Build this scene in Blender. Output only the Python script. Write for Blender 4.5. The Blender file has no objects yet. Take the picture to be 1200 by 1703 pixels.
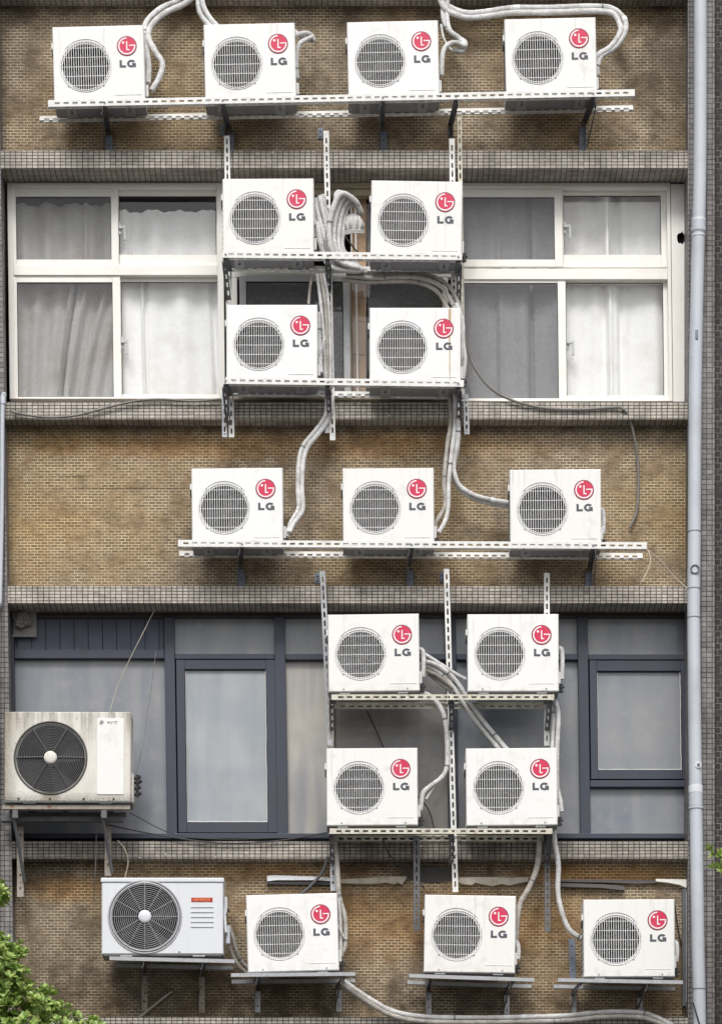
import bpy, math, random
from mathutils import Vector, Matrix
random.seed(7)
scene = bpy.context.scene
COL = scene.collection
R = math.radians

# ------------------------------------------------------------------ camera
D = 26.0                 # metres from the camera to the brick face (y = 0)
EYE = 1.5                # eye height above the ground
HORIZON = 2500.0         # row of the photograph (px) where eye level lies
cam_d = bpy.data.cameras.new('camera')
cam = bpy.data.objects.new('camera', cam_d)
COL.objects.link(cam)
scene.camera = cam
cam.location = (0, -D, EYE)
cam.rotation_euler = (R(90), 0, 0)
cam_d.sensor_fit = 'HORIZONTAL'
cam_d.sensor_width = 36
cam_d.lens = 36 * D / 6.0
# sensor_fit horizontal: shift is measured in widths
cam_d.shift_y = (HORIZON - 851.5) / 1200.0
cam_d.clip_end = 1000

# ------------------------------------------------------------------ light
SUN_EL, SUN_AZ = 50.0, -14.0
world = bpy.data.worlds.new('World')
scene.world = world
world.use_nodes = True
wn = world.node_tree.nodes; wl = world.node_tree.links
sky = wn.new('ShaderNodeTexSky'); sky.sky_type = 'NISHITA'; sky.sun_disc = False
sky.sun_elevation = R(SUN_EL); sky.sun_rotation = R(180 + SUN_AZ)
sky.air_density = 1.2; sky.dust_density = 4.0
hs = wn.new('ShaderNodeHueSaturation'); hs.inputs['Saturation'].default_value = 0.35
wl.new(sky.outputs[0], hs.inputs['Color'])
wl.new(hs.outputs[0], wn['Background'].inputs['Color'])
wn['Background'].inputs['Strength'].default_value = 0.135
sun_d = bpy.data.lights.new('sun', 'SUN')
sun_d.energy = 2.0; sun_d.angle = R(18); sun_d.color = (1.0, 0.975, 0.945)
sun = bpy.data.objects.new('sun', sun_d); COL.objects.link(sun)
sdir = Vector((math.sin(R(SUN_AZ)) * math.cos(R(SUN_EL)), -math.cos(R(SUN_AZ)) * math.cos(R(SUN_EL)), math.sin(R(SUN_EL))))
sun.rotation_euler = sdir.to_track_quat('Z', 'Y').to_euler()
sun.location = (0, -20, 30)
scene.view_settings.view_transform = 'Standard'
scene.view_settings.look = 'None'
scene.view_settings.exposure = 0.18
scene.view_settings.gamma = 1.0
scene.cycles.max_bounces = 6
scene.cycles.transparent_max_bounces = 12

# ------------------------------------------------------------------ measuring: a place on the facade at depth y
def X(px, y=0.0): return (px - 600.0) / 200.0 * (D + y) / D
def Z(py, y=0.0): return EYE + (HORIZON - py) / 200.0 * (D + y) / D
def P(px, py, y=0.0): return Vector((X(px, y), y, Z(py, y)))

# ------------------------------------------------------------------ materials
def srgb(r, g, b):
    f = lambda c: (c / 255 / 12.92) if c / 255 <= 0.04045 else ((c / 255 + 0.055) / 1.055) ** 2.4
    return (f(r), f(g), f(b), 1)

class NT:
    def __init__(s, name):
        s.m = bpy.data.materials.new(name); s.m.use_nodes = True
        s.n = s.m.node_tree.nodes; s.l = s.m.node_tree.links
        s.b = s.n['Principled BSDF']
    def put(s, sock, v):
        if v is None: return
        if isinstance(v, bpy.types.NodeSocket): s.l.new(v, sock)
        else:
            if isinstance(v, (tuple, list)) and len(v) == 3 and sock.type == 'RGBA': v = (*v, 1)
            sock.default_value = v
    def math(s, op, a, b=None, c=None, clamp=False):
        n = s.n.new('ShaderNodeMath'); n.operation = op; n.use_clamp = clamp
        s.put(n.inputs[0], a); s.put(n.inputs[1], b); s.put(n.inputs[2], c); return n.outputs[0]
    def mix(s, f, a, b, mode='MIX'):
        n = s.n.new('ShaderNodeMix'); n.data_type = 'RGBA'; n.blend_type = mode
        s.put(n.inputs[0], f); s.put(n.inputs[6], a); s.put(n.inputs[7], b); return n.outputs[2]
    def noise(s, vec, scale, detail=3, rough=0.55, dist=0.0):
        n = s.n.new('ShaderNodeTexNoise'); s.put(n.inputs['Vector'], vec)
        n.inputs['Scale'].default_value = scale; n.inputs['Detail'].default_value = detail
        n.inputs['Roughness'].default_value = rough; n.inputs['Distortion'].default_value = dist
        return n.outputs['Fac']
    def ramp(s, f, stops):
        n = s.n.new('ShaderNodeValToRGB'); s.put(n.inputs[0], f); e = n.color_ramp.elements
        e[0].position = stops[0][0]; e[0].color = stops[0][1]; e[1].position = stops[-1][0]; e[1].color = stops[-1][1]
        for p, c in stops[1:-1]:
            x = e.new(p); x.color = c
        return n.outputs[0]
    def rng(s, f, a, b, c=0.0, d=1.0):
        n = s.n.new('ShaderNodeMapRange'); s.put(n.inputs[0], f)
        for i, v in enumerate((a, b, c, d)): s.put(n.inputs[i + 1], v)
        return n.outputs[0]
    def geo(s, out='Position'): return s.n.new('ShaderNodeNewGeometry').outputs[out]
    def tc(s, out='Object'): return s.n.new('ShaderNodeTexCoord').outputs[out]
    def sep(s, v):
        n = s.n.new('ShaderNodeSeparateXYZ'); s.put(n.inputs[0], v); return n.outputs
    def comb(s, x, y, z=0.0):
        n = s.n.new('ShaderNodeCombineXYZ'); s.put(n.inputs[0], x); s.put(n.inputs[1], y); s.put(n.inputs[2], z); return n.outputs[0]
    def scale(s, v, sc):
        n = s.n.new('ShaderNodeMapping'); s.put(n.inputs['Vector'], v); n.inputs['Scale'].default_value = sc; return n.outputs[0]
    def bump(s, h, strength=0.3, dist=0.005):
        n = s.n.new('ShaderNodeBump'); s.put(n.inputs['Height'], h)
        n.inputs['Strength'].default_value = strength; n.inputs['Distance'].default_value = dist
        s.l.new(n.outputs[0], s.b.inputs['Normal'])
    def out(s, col=None, rough=None, metal=None, spec=None):
        if col is not None: s.put(s.b.inputs['Base Color'], col)
        if rough is not None: s.put(s.b.inputs['Roughness'], rough)
        if metal is not None: s.put(s.b.inputs['Metallic'], metal)
        if spec is not None: s.put(s.b.inputs['Specular IOR Level'], spec)
        return s.m

def face_uv(t):
    """metres across and up every face of a wall, whichever way it looks"""
    p = t.sep(t.geo()); n = t.sep(t.geo('True Normal'))
    ax = t.math('GREATER_THAN', t.math('ABSOLUTE', n[0]), 0.6); az = t.math('GREATER_THAN', t.math('ABSOLUTE', n[2]), 0.6)
    u = t.math('ADD', t.math('MULTIPLY', p[0], t.math('SUBTRACT', 1.0, ax)), t.math('MULTIPLY', p[1], ax))
    v = t.math('ADD', t.math('MULTIPLY', p[2], t.math('SUBTRACT', 1.0, az)), t.math('MULTIPLY', p[1], az))
    return u, v

def tiles(name, bw, bh, mortar, c1, c2, cm, cm2, offset, stain=0.5, blobs=(), ochre=None, rough=0.75, bump=0.35, dark=(0.05, 0.045, 0.04, 1), chips=False):
    t = NT(name); u, v = face_uv(t)
    wob = t.math('MULTIPLY', t.math('SUBTRACT', t.noise(t.geo(), 1.3, 2), 0.5), 0.006)
    v2 = t.math('ADD', v, wob)
    b = t.n.new('ShaderNodeTexBrick'); t.put(b.inputs['Vector'], t.comb(u, v2))
    b.offset = offset; b.inputs['Scale'].default_value = 1.0
    b.inputs['Brick Width'].default_value = bw; b.inputs['Row Height'].default_value = bh
    b.inputs['Mortar Size'].default_value = mortar; b.inputs['Mortar Smooth'].default_value = 0.15
    b.inputs['Bias'].default_value = 0.0
    pos = t.geo()
    big = t.noise(pos, 0.9, 4, 0.6, 0.3)
    mid = t.noise(pos, 5.0, 4, 0.65)
    fine = t.noise(pos, 60.0, 2, 0.6)
    streak = t.noise(t.scale(pos, (5.0, 5.0, 0.7)), 1.0, 4, 0.6)
    t.put(b.inputs['Color1'], c1); t.put(b.inputs['Color2'], c2)
    mc = t.mix(t.rng(mid, 0.38, 0.62), cm2, cm)
    t.put(b.inputs['Mortar'], mc)
    c = b.outputs['Color']
    if ochre: c = t.mix(t.rng(big, 0.42, 0.68, 0, 0.9), c, ochre, 'MULTIPLY')
    c = t.mix(t.rng(fine, 0.3, 0.7, 0.0, 0.3), c, dark)
    s1 = t.rng(streak, 0.45, 0.75, 0.0, stain)
    c = t.mix(s1, c, (0.45, 0.44, 0.42, 1), 'MULTIPLY')
    s2 = t.rng(t.math('MULTIPLY', big, mid), 0.26, 0.42, 0.0, stain * 0.8)
    c = t.mix(s2, c, (0.5, 0.49, 0.48, 1), 'MULTIPLY')
    # stains, darker bands and painted shade with a place of their own: (x, z, rx, rz, amount, colour)
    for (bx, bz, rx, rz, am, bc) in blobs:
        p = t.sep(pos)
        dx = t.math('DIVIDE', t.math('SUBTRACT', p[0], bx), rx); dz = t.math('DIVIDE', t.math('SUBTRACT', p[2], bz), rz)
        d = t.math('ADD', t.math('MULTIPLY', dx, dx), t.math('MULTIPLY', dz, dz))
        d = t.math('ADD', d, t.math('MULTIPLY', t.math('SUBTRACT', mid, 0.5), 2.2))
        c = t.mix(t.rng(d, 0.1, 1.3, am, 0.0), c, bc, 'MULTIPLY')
    ch = t.noise(pos, 34.0, 2, 0.5)
    if chips: c = t.mix(t.rng(ch, 0.735, 0.75, 0, 0.7), c, (0.62, 0.60, 0.56, 1))
    c = t.mix(t.rng(t.noise(pos, 21.0, 3, 0.6), 0.70, 0.73, 0, 0.6), c, (0.4, 0.39, 0.38, 1), 'MULTIPLY')
    t.bump(t.math('ADD', t.math('MULTIPLY', t.math('SUBTRACT', 1.0, b.outputs['Fac']), 1.0), t.math('MULTIPLY', fine, 0.6)), bump, 0.004)
    return t.out(c, rough, spec=0.25)

def paint(name, col, rough=0.45, metal=0.0, dirt=0.25, dcol=(0.12, 0.1, 0.08, 1), scale=6.0, streak=False, fine=0.15, spec=0.5, rust=0.0):
    t = NT(name); pos = t.geo()
    sv = t.scale(pos, (14, 14, 1.2)) if streak else pos
    a = t.noise(sv, 1.0 if streak else scale, 5, 0.65)
    c = t.mix(t.rng(a, 0.5, 0.78, 0.0, dirt), col, dcol)
    f = t.noise(pos, 90, 3, 0.6)
    c = t.mix(t.rng(f, 0.35, 0.75, 0, fine), c, dcol)
    if rust > 0:
        r = t.noise(pos, 17, 5, 0.7)
        c = t.mix(t.rng(r, 0.56, 0.66, 0, rust), c, (0.19, 0.07, 0.025, 1))
    t.bump(f, 0.08, 0.002)
    return t.out(c, t.rng(a, 0.3, 0.8, rough, min(1, rough + 0.2)), metal, spec)

M = {}
gx = lambda px: X(px); gz = lambda py: Z(py)
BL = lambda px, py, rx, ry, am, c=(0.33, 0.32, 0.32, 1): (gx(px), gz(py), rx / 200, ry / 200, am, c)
RUSTY = (1.2, 0.84, 0.44, 1); PALE = (1.5, 1.42, 1.18, 1)
M['brick'] = tiles('narrow ochre wall tile', 0.056, 0.0238, 0.0031, (0.262, 0.200, 0.132, 1), (0.155, 0.118, 0.080, 1),
    (0.70, 0.61, 0.45, 1), (0.23, 0.175, 0.12, 1), 0.5, 0.30,
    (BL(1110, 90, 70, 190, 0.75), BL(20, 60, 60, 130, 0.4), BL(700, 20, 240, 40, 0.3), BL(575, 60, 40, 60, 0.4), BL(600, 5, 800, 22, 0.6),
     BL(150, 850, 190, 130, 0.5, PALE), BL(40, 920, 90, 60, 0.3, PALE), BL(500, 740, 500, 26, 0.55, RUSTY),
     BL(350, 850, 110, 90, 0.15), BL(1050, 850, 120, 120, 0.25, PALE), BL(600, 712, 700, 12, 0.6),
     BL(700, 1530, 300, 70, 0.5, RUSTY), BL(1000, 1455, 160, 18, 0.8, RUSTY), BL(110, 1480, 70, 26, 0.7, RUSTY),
     BL(480, 1450, 200, 16, 0.5, RUSTY), BL(350, 1665, 330, 60, 0.85), BL(780, 1665, 130, 40, 0.7), BL(490, 1655, 90, 30, 0.4), BL(60, 1400, 110, 90, 0.7), BL(182, 232, 10, 24, 0.7), BL(388, 232, 10, 24, 0.7), BL(640, 232, 10, 24, 0.6), BL(966, 232, 12, 24, 0.7), BL(402, 962, 9, 18, 0.7), BL(682, 962, 9, 18, 0.7), BL(978, 962, 10, 18, 0.7), BL(230, 812, 120, 1.5, 0.8), BL(120, 792, 60, 1.5, 0.7), BL(965, 92, 4, 4, 0.9), BL(140, 1580, 30, 120, 0.4), BL(60, 1650, 90, 90, 0.4), BL(700, 1440, 230, 20, 0.85), BL(900, 1665, 260, 30, 0.35)),  # painted shade under the bottom shelves; dirt and painted shade under the left unit
    ochre=(1.12, 1.0, 0.76, 1))
M['mosaic'] = tiles('pale ledge mosaic', 0.046, 0.0265, 0.0036, (0.66, 0.60, 0.52, 1), (0.47, 0.43, 0.375, 1),
    (0.04, 0.036, 0.036, 1), (0.10, 0.09, 0.08, 1), 0.0, 0.75,
    (BL(720, 1412, 200, 40, 0.95), BL(100, 1415, 120, 34, 0.9), BL(260, 1415, 160, 30, 0.45), BL(545, 990, 12, 20, 0.5), BL(750, 990, 12, 20, 0.5), BL(380, 690, 20, 20, 0.5), BL(560, 690, 200, 20, 0.5), BL(1000, 1415, 200, 30, 0.55), BL(1080, 262, 90, 20, 0.5), BL(450, 262, 300, 14, 0.3)), rough=0.55, bump=0.5, chips=True)  # left patch is dirt plus painted shade under the stained unit
M['mosaic_tall'] = tiles('grey pilaster mosaic', 0.046, 0.042, 0.004, (0.30, 0.29, 0.285, 1), (0.19, 0.185, 0.185, 1),
    (0.04, 0.038, 0.038, 1), (0.12, 0.11, 0.105, 1), 0.0, 0.7, rough=0.5, bump=0.5)
M['dark_brick'] = tiles('dark neighbour brick', 0.052, 0.05, 0.003, (0.060, 0.050, 0.052, 1), (0.040, 0.034, 0.036, 1),
    (0.30, 0.27, 0.26, 1), (0.055, 0.05, 0.05, 1), 0.5, 0.5, rough=0.6)
M['unit_white'] = paint('white unit enamel', (0.80, 0.80, 0.80, 1), 0.38, dirt=0.10, dcol=(0.42, 0.38, 0.32, 1), streak=True, fine=0.05)
M['unit_dirty'] = paint('old dirty unit enamel', (0.64, 0.62, 0.56, 1), 0.5, dirt=0.75, dcol=(0.20, 0.17, 0.125, 1), streak=True, fine=0.15, rust=0.35)
M['unit_grey'] = paint('cool grey unit enamel', (0.66, 0.68, 0.71, 1), 0.4, dirt=0.12, dcol=(0.3, 0.28, 0.25, 1), streak=True, fine=0.06)
M['rail_white'] = paint('white slotted steel', (0.78, 0.78, 0.76, 1), 0.4, dirt=0.35, dcol=(0.25, 0.22, 0.18, 1), scale=9, rust=0.12)
M['rail_cream'] = paint('cream slotted steel', (0.62, 0.60, 0.50, 1), 0.45, dirt=0.55, dcol=(0.16, 0.12, 0.07, 1), scale=12, rust=0.45)
M['galv'] = paint('galvanised steel', (0.42, 0.43, 0.45, 1), 0.45, 0.35, dirt=0.4, dcol=(0.1, 0.095, 0.09, 1), scale=14, fine=0.3)
M['steel_dark'] = paint('weathered dark steel', (0.13, 0.135, 0.145, 1), 0.55, 0.2, dirt=0.5, dcol=(0.03, 0.028, 0.026, 1), scale=14, rust=0.25)
M['steel_blue'] = paint('blue grey steel plate', (0.20, 0.235, 0.29, 1), 0.5, 0.2, dirt=0.4, dcol=(0.06, 0.055, 0.05, 1), scale=12, fine=0.3)
M['steel_rusty'] = paint('rusty pale steel', (0.33, 0.30, 0.26, 1), 0.6, 0.1, dirt=0.6, dcol=(0.10, 0.06, 0.035, 1), scale=10, rust=0.9)
M['base_grey'] = paint('galvanised base pan', (0.30, 0.30, 0.31, 1), 0.5, 0.2, dirt=0.5, dcol=(0.1, 0.09, 0.08, 1), scale=9, fine=0.2)
M['wire'] = paint('white grille wire', (0.88, 0.88, 0.88, 1), 0.4, dirt=0.1)
M['wire_dark'] = paint('black grille wire', (0.055, 0.055, 0.058, 1), 0.45, dirt=0.3, dcol=(0.2, 0.18, 0.15, 1))
M['wire_mid'] = paint('dull grille rings', (0.20, 0.20, 0.21, 1), 0.4, dirt=0.3)
M['wire_grey'] = paint('grey grille wire', (0.42, 0.43, 0.45, 1), 0.45, dirt=0.2)
M['black'] = paint('black plastic', (0.018, 0.018, 0.02, 1), 0.45, dirt=0.2, dcol=(0.08, 0.075, 0.07, 1))
M['cavity'] = paint('fan cavity', (0.012, 0.013, 0.015, 1), 0.7, dirt=0.2)
M['fan'] = paint('grey fan blade', (0.018, 0.019, 0.022, 1), 0.6, dirt=0.3)
M['tube_'] = paint('white pipe insulation', (0.70, 0.705, 0.71, 1), 0.55, dirt=0.65, dcol=(0.27, 0.235, 0.19, 1), scale=9, fine=0.35)
M['tube_old'] = paint('aged grey pipe insulation', (0.44, 0.42, 0.39, 1), 0.6, dirt=0.6, dcol=(0.13, 0.11, 0.09, 1), scale=11, fine=0.3)
M['cable'] = paint('grey cable sheath', (0.20, 0.19, 0.18, 1), 0.55, dirt=0.4, dcol=(0.06, 0.05, 0.04, 1))
M['cable_black'] = paint('black cable', (0.025, 0.025, 0.027, 1), 0.5)
M['cord_pale'] = paint('pale cord', (0.58, 0.53, 0.42, 1), 0.7, dirt=0.4)
def wrap_mat(name, a, b):
    t = NT(name); pos = t.geo(); n = t.noise(pos, 8.0, 5, 0.7); f = t.noise(t.scale(pos, (1, 1, 2.2)), 38.0, 3, 0.65, 1.0)
    c = t.mix(t.rng(n, 0.40, 0.75, 0, 0.8), a, b)
    c = t.mix(t.rng(f, 0.52, 0.64, 0, 0.4), c, b)
    t.bump(f, 0.9, 0.012); return t.out(c, 0.6, spec=0.3)
M['tube'] = wrap_mat('white wrapped pipe', (0.74, 0.745, 0.75, 1), (0.34, 0.31, 0.27, 1))
M['tube_old'] = wrap_mat('aged wrapped pipe', (0.50, 0.475, 0.44, 1), (0.17, 0.145, 0.115, 1))
M['tape'] = paint('grey tie', (0.16, 0.16, 0.17, 1), 0.5)
M['logo_red'] = paint('crimson badge', srgb(200, 22, 72), 0.4, dirt=0.15, dcol=(0.6, 0.3, 0.4, 1), fine=0.05)
M['logo_edge'] = paint('dark badge edge', srgb(92, 52, 66), 0.4, dirt=0.1)
M['logo_white'] = paint('white badge lines', (0.85, 0.82, 0.83, 1), 0.4, dirt=0.05)
M['letters'] = paint('dark grey lettering', srgb(74, 78, 88), 0.5, dirt=0.1, fine=0.05)
M['label_red'] = paint('red label', srgb(170, 26, 20), 0.4, dirt=0.2)
M['label_print'] = paint('orange label print', srgb(235, 140, 80), 0.4, dirt=0.1)
M['print_grey'] = paint('faded print', (0.22, 0.22, 0.22, 1), 0.5, dirt=0.3, dcol=(0.5, 0.5, 0.5, 1), scale=60)
M['frame_white'] = paint('cream window aluminium', (0.84, 0.825, 0.78, 1), 0.4, dirt=0.3, dcol=(0.52, 0.46, 0.36, 1), scale=3, fine=0.05)
M['frame_beige'] = paint('weathered beige trim', (0.40, 0.35, 0.25, 1), 0.5, dirt=0.5, dcol=(0.18, 0.15, 0.11, 1), scale=4)
M['frame_grey'] = paint('grey aluminium sash', (0.52, 0.54, 0.54, 1), 0.4, dirt=0.3)
M['frame_navy'] = paint('navy brown painted frame', (0.030, 0.038, 0.062, 1), 0.42, dirt=0.5, dcol=(0.055, 0.048, 0.052, 1), scale=4, fine=0.12)
M['board_blue'] = paint('blue painted boards', (0.070, 0.085, 0.125, 1), 0.5, dirt=0.5, dcol=(0.055, 0.05, 0.06, 1), scale=5, fine=0.2)
M['head_dark'] = paint('dark head board', (0.050, 0.047, 0.044, 1), 0.6, dirt=0.5, dcol=(0.02, 0.02, 0.02, 1), scale=8)
M['iron'] = paint('dark cast ornament', (0.22, 0.21, 0.19, 1), 0.5, dirt=0.5, dcol=(0.12, 0.11, 0.1, 1), scale=20)
M['concrete'] = paint('ledge render', (0.24, 0.23, 0.21, 1), 0.85, dirt=0.6, dcol=(0.07, 0.065, 0.06, 1), scale=5, fine=0.3)
M['mortar_dark'] = paint('bare dark render', (0.075, 0.07, 0.066, 1), 0.9, dirt=0.5, dcol=(0.025, 0.024, 0.022, 1), scale=12, fine=0.4)
M['wood_white'] = paint('peeling white board', (0.48, 0.44, 0.37, 1), 0.6, dirt=0.9, dcol=(0.14, 0.08, 0.035, 1), scale=9, fine=0.2)
M['wood_dark'] = paint('dark weathered strip', (0.085, 0.078, 0.078, 1), 0.6, dirt=0.5, scale=9, fine=0.3)
M['pvc'] = paint('blue grey drainpipe', (0.50, 0.53, 0.58, 1), 0.35, dirt=0.45, dcol=(0.25, 0.26, 0.28, 1), scale=2.5, fine=0.08)
M['pvc_white'] = paint('white solvent band', (0.72, 0.75, 0.78, 1), 0.5, dirt=0.3)
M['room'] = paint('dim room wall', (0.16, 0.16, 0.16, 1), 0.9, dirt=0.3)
M['cabinet'] = paint('brown cabinet wood', (0.62, 0.42, 0.27, 1), 0.5, dirt=0.5, dcol=(0.12, 0.07, 0.04, 1), scale=5)
M['bark'] = paint('tree bark', (0.10, 0.08, 0.055, 1), 0.9, dirt=0.5)
M['plastic_wrap'] = paint('crumpled grey wrap', (0.58, 0.57, 0.56, 1), 0.85, dirt=0.6, dcol=(0.3, 0.28, 0.26, 1), scale=25, spec=0.15)

def unit_mat():
    t = NT('white unit enamel, each with its own wear'); loc = t.tc()
    oi = t.n.new('ShaderNodeObjectInfo'); rnd = oi.outputs['Random']
    p = t.sep(loc); sh = t.comb(t.math('ADD', p[0], t.math('MULTIPLY', rnd, 37.0)), p[1], t.math('ADD', p[2], t.math('MULTIPLY', rnd, 11.0)))
    c = t.mix(rnd, (0.80, 0.80, 0.80, 1), (0.77, 0.765, 0.735, 1))
    drip = t.noise(t.scale(sh, (30, 30, 1.3)), 1.0, 5, 0.7)
    top = t.rng(p[2], 0.30, 0.64, 0.25, 1.0)
    c = t.mix(t.math('MULTIPLY', t.rng(drip, 0.56, 0.76, 0.0, 0.55), t.math('MULTIPLY', top, t.math('ADD', 0.4, rnd))), c, (0.40, 0.34, 0.26, 1))
    sm = t.noise(sh, 5.0, 5, 0.7, 0.6)
    c = t.mix(t.rng(sm, 0.56, 0.80, 0.0, 0.45), c, (0.45, 0.42, 0.38, 1))
    base = t.math('MULTIPLY', t.rng(p[2], 0.11, 0.0, 0.0, 1.0), t.rng(t.noise(sh, 14, 4, 0.7), 0.46, 0.68, 0.0, 0.40))
    c = t.mix(base, c, (0.36, 0.30, 0.23, 1))
    sp = t.noise(sh, 130, 2, 0.6)
    c = t.mix(t.rng(sp, 0.72, 0.78, 0, 0.3), c, (0.3, 0.25, 0.2, 1))
    return t.out(c, t.rng(sm, 0.3, 0.8, 0.35, 0.6), 0.0, 0.5)
M['unit_white'] = unit_mat()
def old_mat():
    t = NT('grimy beige enamel'); p = t.sep(t.tc()); loc = t.tc()
    n = t.noise(loc, 4.0, 5, 0.7); drip = t.noise(t.scale(loc, (22, 22, 1.6)), 1.0, 5, 0.7); f = t.noise(loc, 60, 4, 0.7)
    c = t.mix(t.rng(n, 0.35, 0.7, 0.0, 0.5), (0.72, 0.70, 0.65, 1), (0.50, 0.47, 0.40, 1))
    topd = t.math('MULTIPLY', t.rng(p[2], 0.45, 0.74, 0.1, 1.0), t.rng(drip, 0.40, 0.66, 0.0, 0.95))
    c = t.mix(topd, c, (0.20, 0.175, 0.13, 1))
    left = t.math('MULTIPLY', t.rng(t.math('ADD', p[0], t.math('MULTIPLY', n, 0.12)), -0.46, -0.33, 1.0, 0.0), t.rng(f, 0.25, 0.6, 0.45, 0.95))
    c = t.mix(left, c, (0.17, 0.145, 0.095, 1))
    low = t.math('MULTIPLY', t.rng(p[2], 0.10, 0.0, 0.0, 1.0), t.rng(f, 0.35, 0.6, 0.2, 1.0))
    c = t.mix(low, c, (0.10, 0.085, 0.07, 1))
    dx = t.math('ABSOLUTE', t.math('ADD', p[0], 0.137)); run = t.math('MULTIPLY', t.rng(dx, 0.05, 0.09, 0.8, 0.0), t.rng(p[2], 0.07, 0.10, 1.0, 1.0))
    run = t.math('MULTIPLY', run, t.rng(p[2], 0.10, 0.13, 1.0, 0.0))
    c = t.mix(run, c, (0.25, 0.215, 0.16, 1))
    c = t.mix(t.rng(t.noise(loc, 30, 5, 0.7), 0.62, 0.70, 0, 0.8), c, (0.22, 0.10, 0.045, 1))
    t.bump(f, 0.15, 0.003)
    return t.out(c, 0.55, 0.0, 0.4)
M['unit_dirty'] = old_mat()

def coil_mat():
    t = NT('condenser fins'); p = t.sep(t.tc())
    w = t.math('FRACT', t.math('DIVIDE', p[0], 0.026))
    f = t.math('GREATER_THAN', w, 0.5)
    nz = t.noise(t.scale(t.tc(), (60, 1, 3)), 1.0, 3, 0.7)
    c = t.mix(f, (0.006, 0.006, 0.008, 1), (0.10, 0.105, 0.115, 1))
    st = t.noise(t.scale(t.tc(), (38, 1, 1.5)), 1.0, 2, 0.5)
    c = t.mix(t.rng(st, 0.56, 0.66, 0, 0.8), c, (0.22, 0.235, 0.26, 1))
    c = t.mix(t.rng(nz, 0.42, 0.62, 0, 0.7), c, (0.02, 0.021, 0.025, 1))
    return t.out(c, 0.4, 0.0)
M['coil'] = coil_mat()

def leaf_mat(name, a, b):
    t = NT(name)
    n = t.noise(t.geo(), 12.0, 3); rnd = t.geo('Random Per Island')
    c = t.mix(rnd, a, b)
    c = t.mix(t.rng(rnd, 0.9, 0.94, 0, 0.7), c, (0.45, 0.42, 0.12, 1))
    c = t.mix(t.rng(n, 0.3, 0.7, 0, 0.3), c, (0.07, 0.16, 0.03, 1))
    m = t.out(c, 0.28, 0.0, 0.5)
    tr = t.n.new('ShaderNodeBsdfTranslucent'); t.put(tr.inputs['Color'], c)
    mx = t.n.new('ShaderNodeMixShader'); mx.inputs[0].default_value = 0.25
    t.l.new(t.b.outputs[0], mx.inputs[1]); t.l.new(tr.outputs[0], mx.inputs[2])
    t.l.new(mx.outputs[0], t.n['Material Output'].inputs['Surface'])
    return m
M['leaf'] = leaf_mat('glossy leaf', (0.16, 0.29, 0.045, 1), (0.62, 0.74, 0.25, 1))

def curtain_mat(name, c1, c2, warm=0.0):
    t = NT(name); pos = t.geo()
    v = t.noise(pos, 22, 5, 0.75, 1.2)
    lace = t.noise(t.scale(pos, (1, 1, 1)), 70, 2, 0.5, 2.5)
    c = t.mix(t.rng(v, 0.35, 0.65), c1, c2)
    c = t.mix(t.rng(lace, 0.56, 0.64, 0, 0.35), c, (0.85, 0.85, 0.83, 1))
    if warm:
        st = t.noise(pos, 3.0, 4, 0.6)
        c = t.mix(t.rng(st, 0.5, 0.7, 0, warm), c, (0.38, 0.27, 0.17, 1))
    t.bump(v, 0.5, 0.01)
    return t.out(c, 0.9)
M['curtain_light'] = curtain_mat('white lace curtain', (0.86, 0.855, 0.85, 1), (0.93, 0.925, 0.92, 1), 0.2)
M['curtain_grey'] = curtain_mat('grey lace curtain', (0.66, 0.645, 0.62, 1), (0.78, 0.765, 0.74, 1), 0.4)
M['curtain_dark'] = curtain_mat('dark grey curtain', (0.40, 0.40, 0.43, 1), (0.50, 0.50, 0.52, 1), 0.15)

def glass_mat(name, tint, refl):
    t = NT(name)
    tr = t.n.new('ShaderNodeBsdfTransparent'); tr.inputs['Color'].default_value = tint
    gl = t.n.new('ShaderNodeBsdfGlossy'); gl.inputs['Roughness'].default_value = 0.02
    lw = t.n.new('ShaderNodeFresnel'); lw.inputs['IOR'].default_value = 1.5
    mx = t.n.new('ShaderNodeMixShader')
    t.l.new(t.math('MULTIPLY', t.math('ADD', lw.outputs[0], refl), t.math('SUBTRACT', 1.0, t.geo('Backfacing'))), mx.inputs[0])
    t.l.new(tr.outputs[0], mx.inputs[1]); t.l.new(gl.outputs[0], mx.inputs[2])
    t.l.new(mx.outputs[0], t.n['Material Output'].inputs['Surface'])
    return t.m
M['glass'] = glass_mat('window glass', (0.97, 0.975, 0.975, 1), 0.02)
def screen_mat():
    t = NT('insect screen')
    tr = t.n.new('ShaderNodeBsdfTransparent'); tr.inputs['Color'].default_value = (1, 1, 1, 1)
    df = t.n.new('ShaderNodeBsdfDiffuse'); df.inputs['Color'].default_value = (0.20, 0.20, 0.21, 1)
    mx = t.n.new('ShaderNodeMixShader'); mx.inputs[0].default_value = 0.17
    t.l.new(tr.outputs[0], mx.inputs[1]); t.l.new(df.outputs[0], mx.inputs[2])
    t.l.new(mx.outputs[0], t.n['Material Output'].inputs['Surface'])
    return t.m
M['screen'] = screen_mat()
M['added_tone_panel'] = curtain_mat('added grey tone panel', (0.19, 0.19, 0.20, 1), (0.22, 0.22, 0.23, 1))  # dim grey for the panels added behind the middle window
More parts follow.
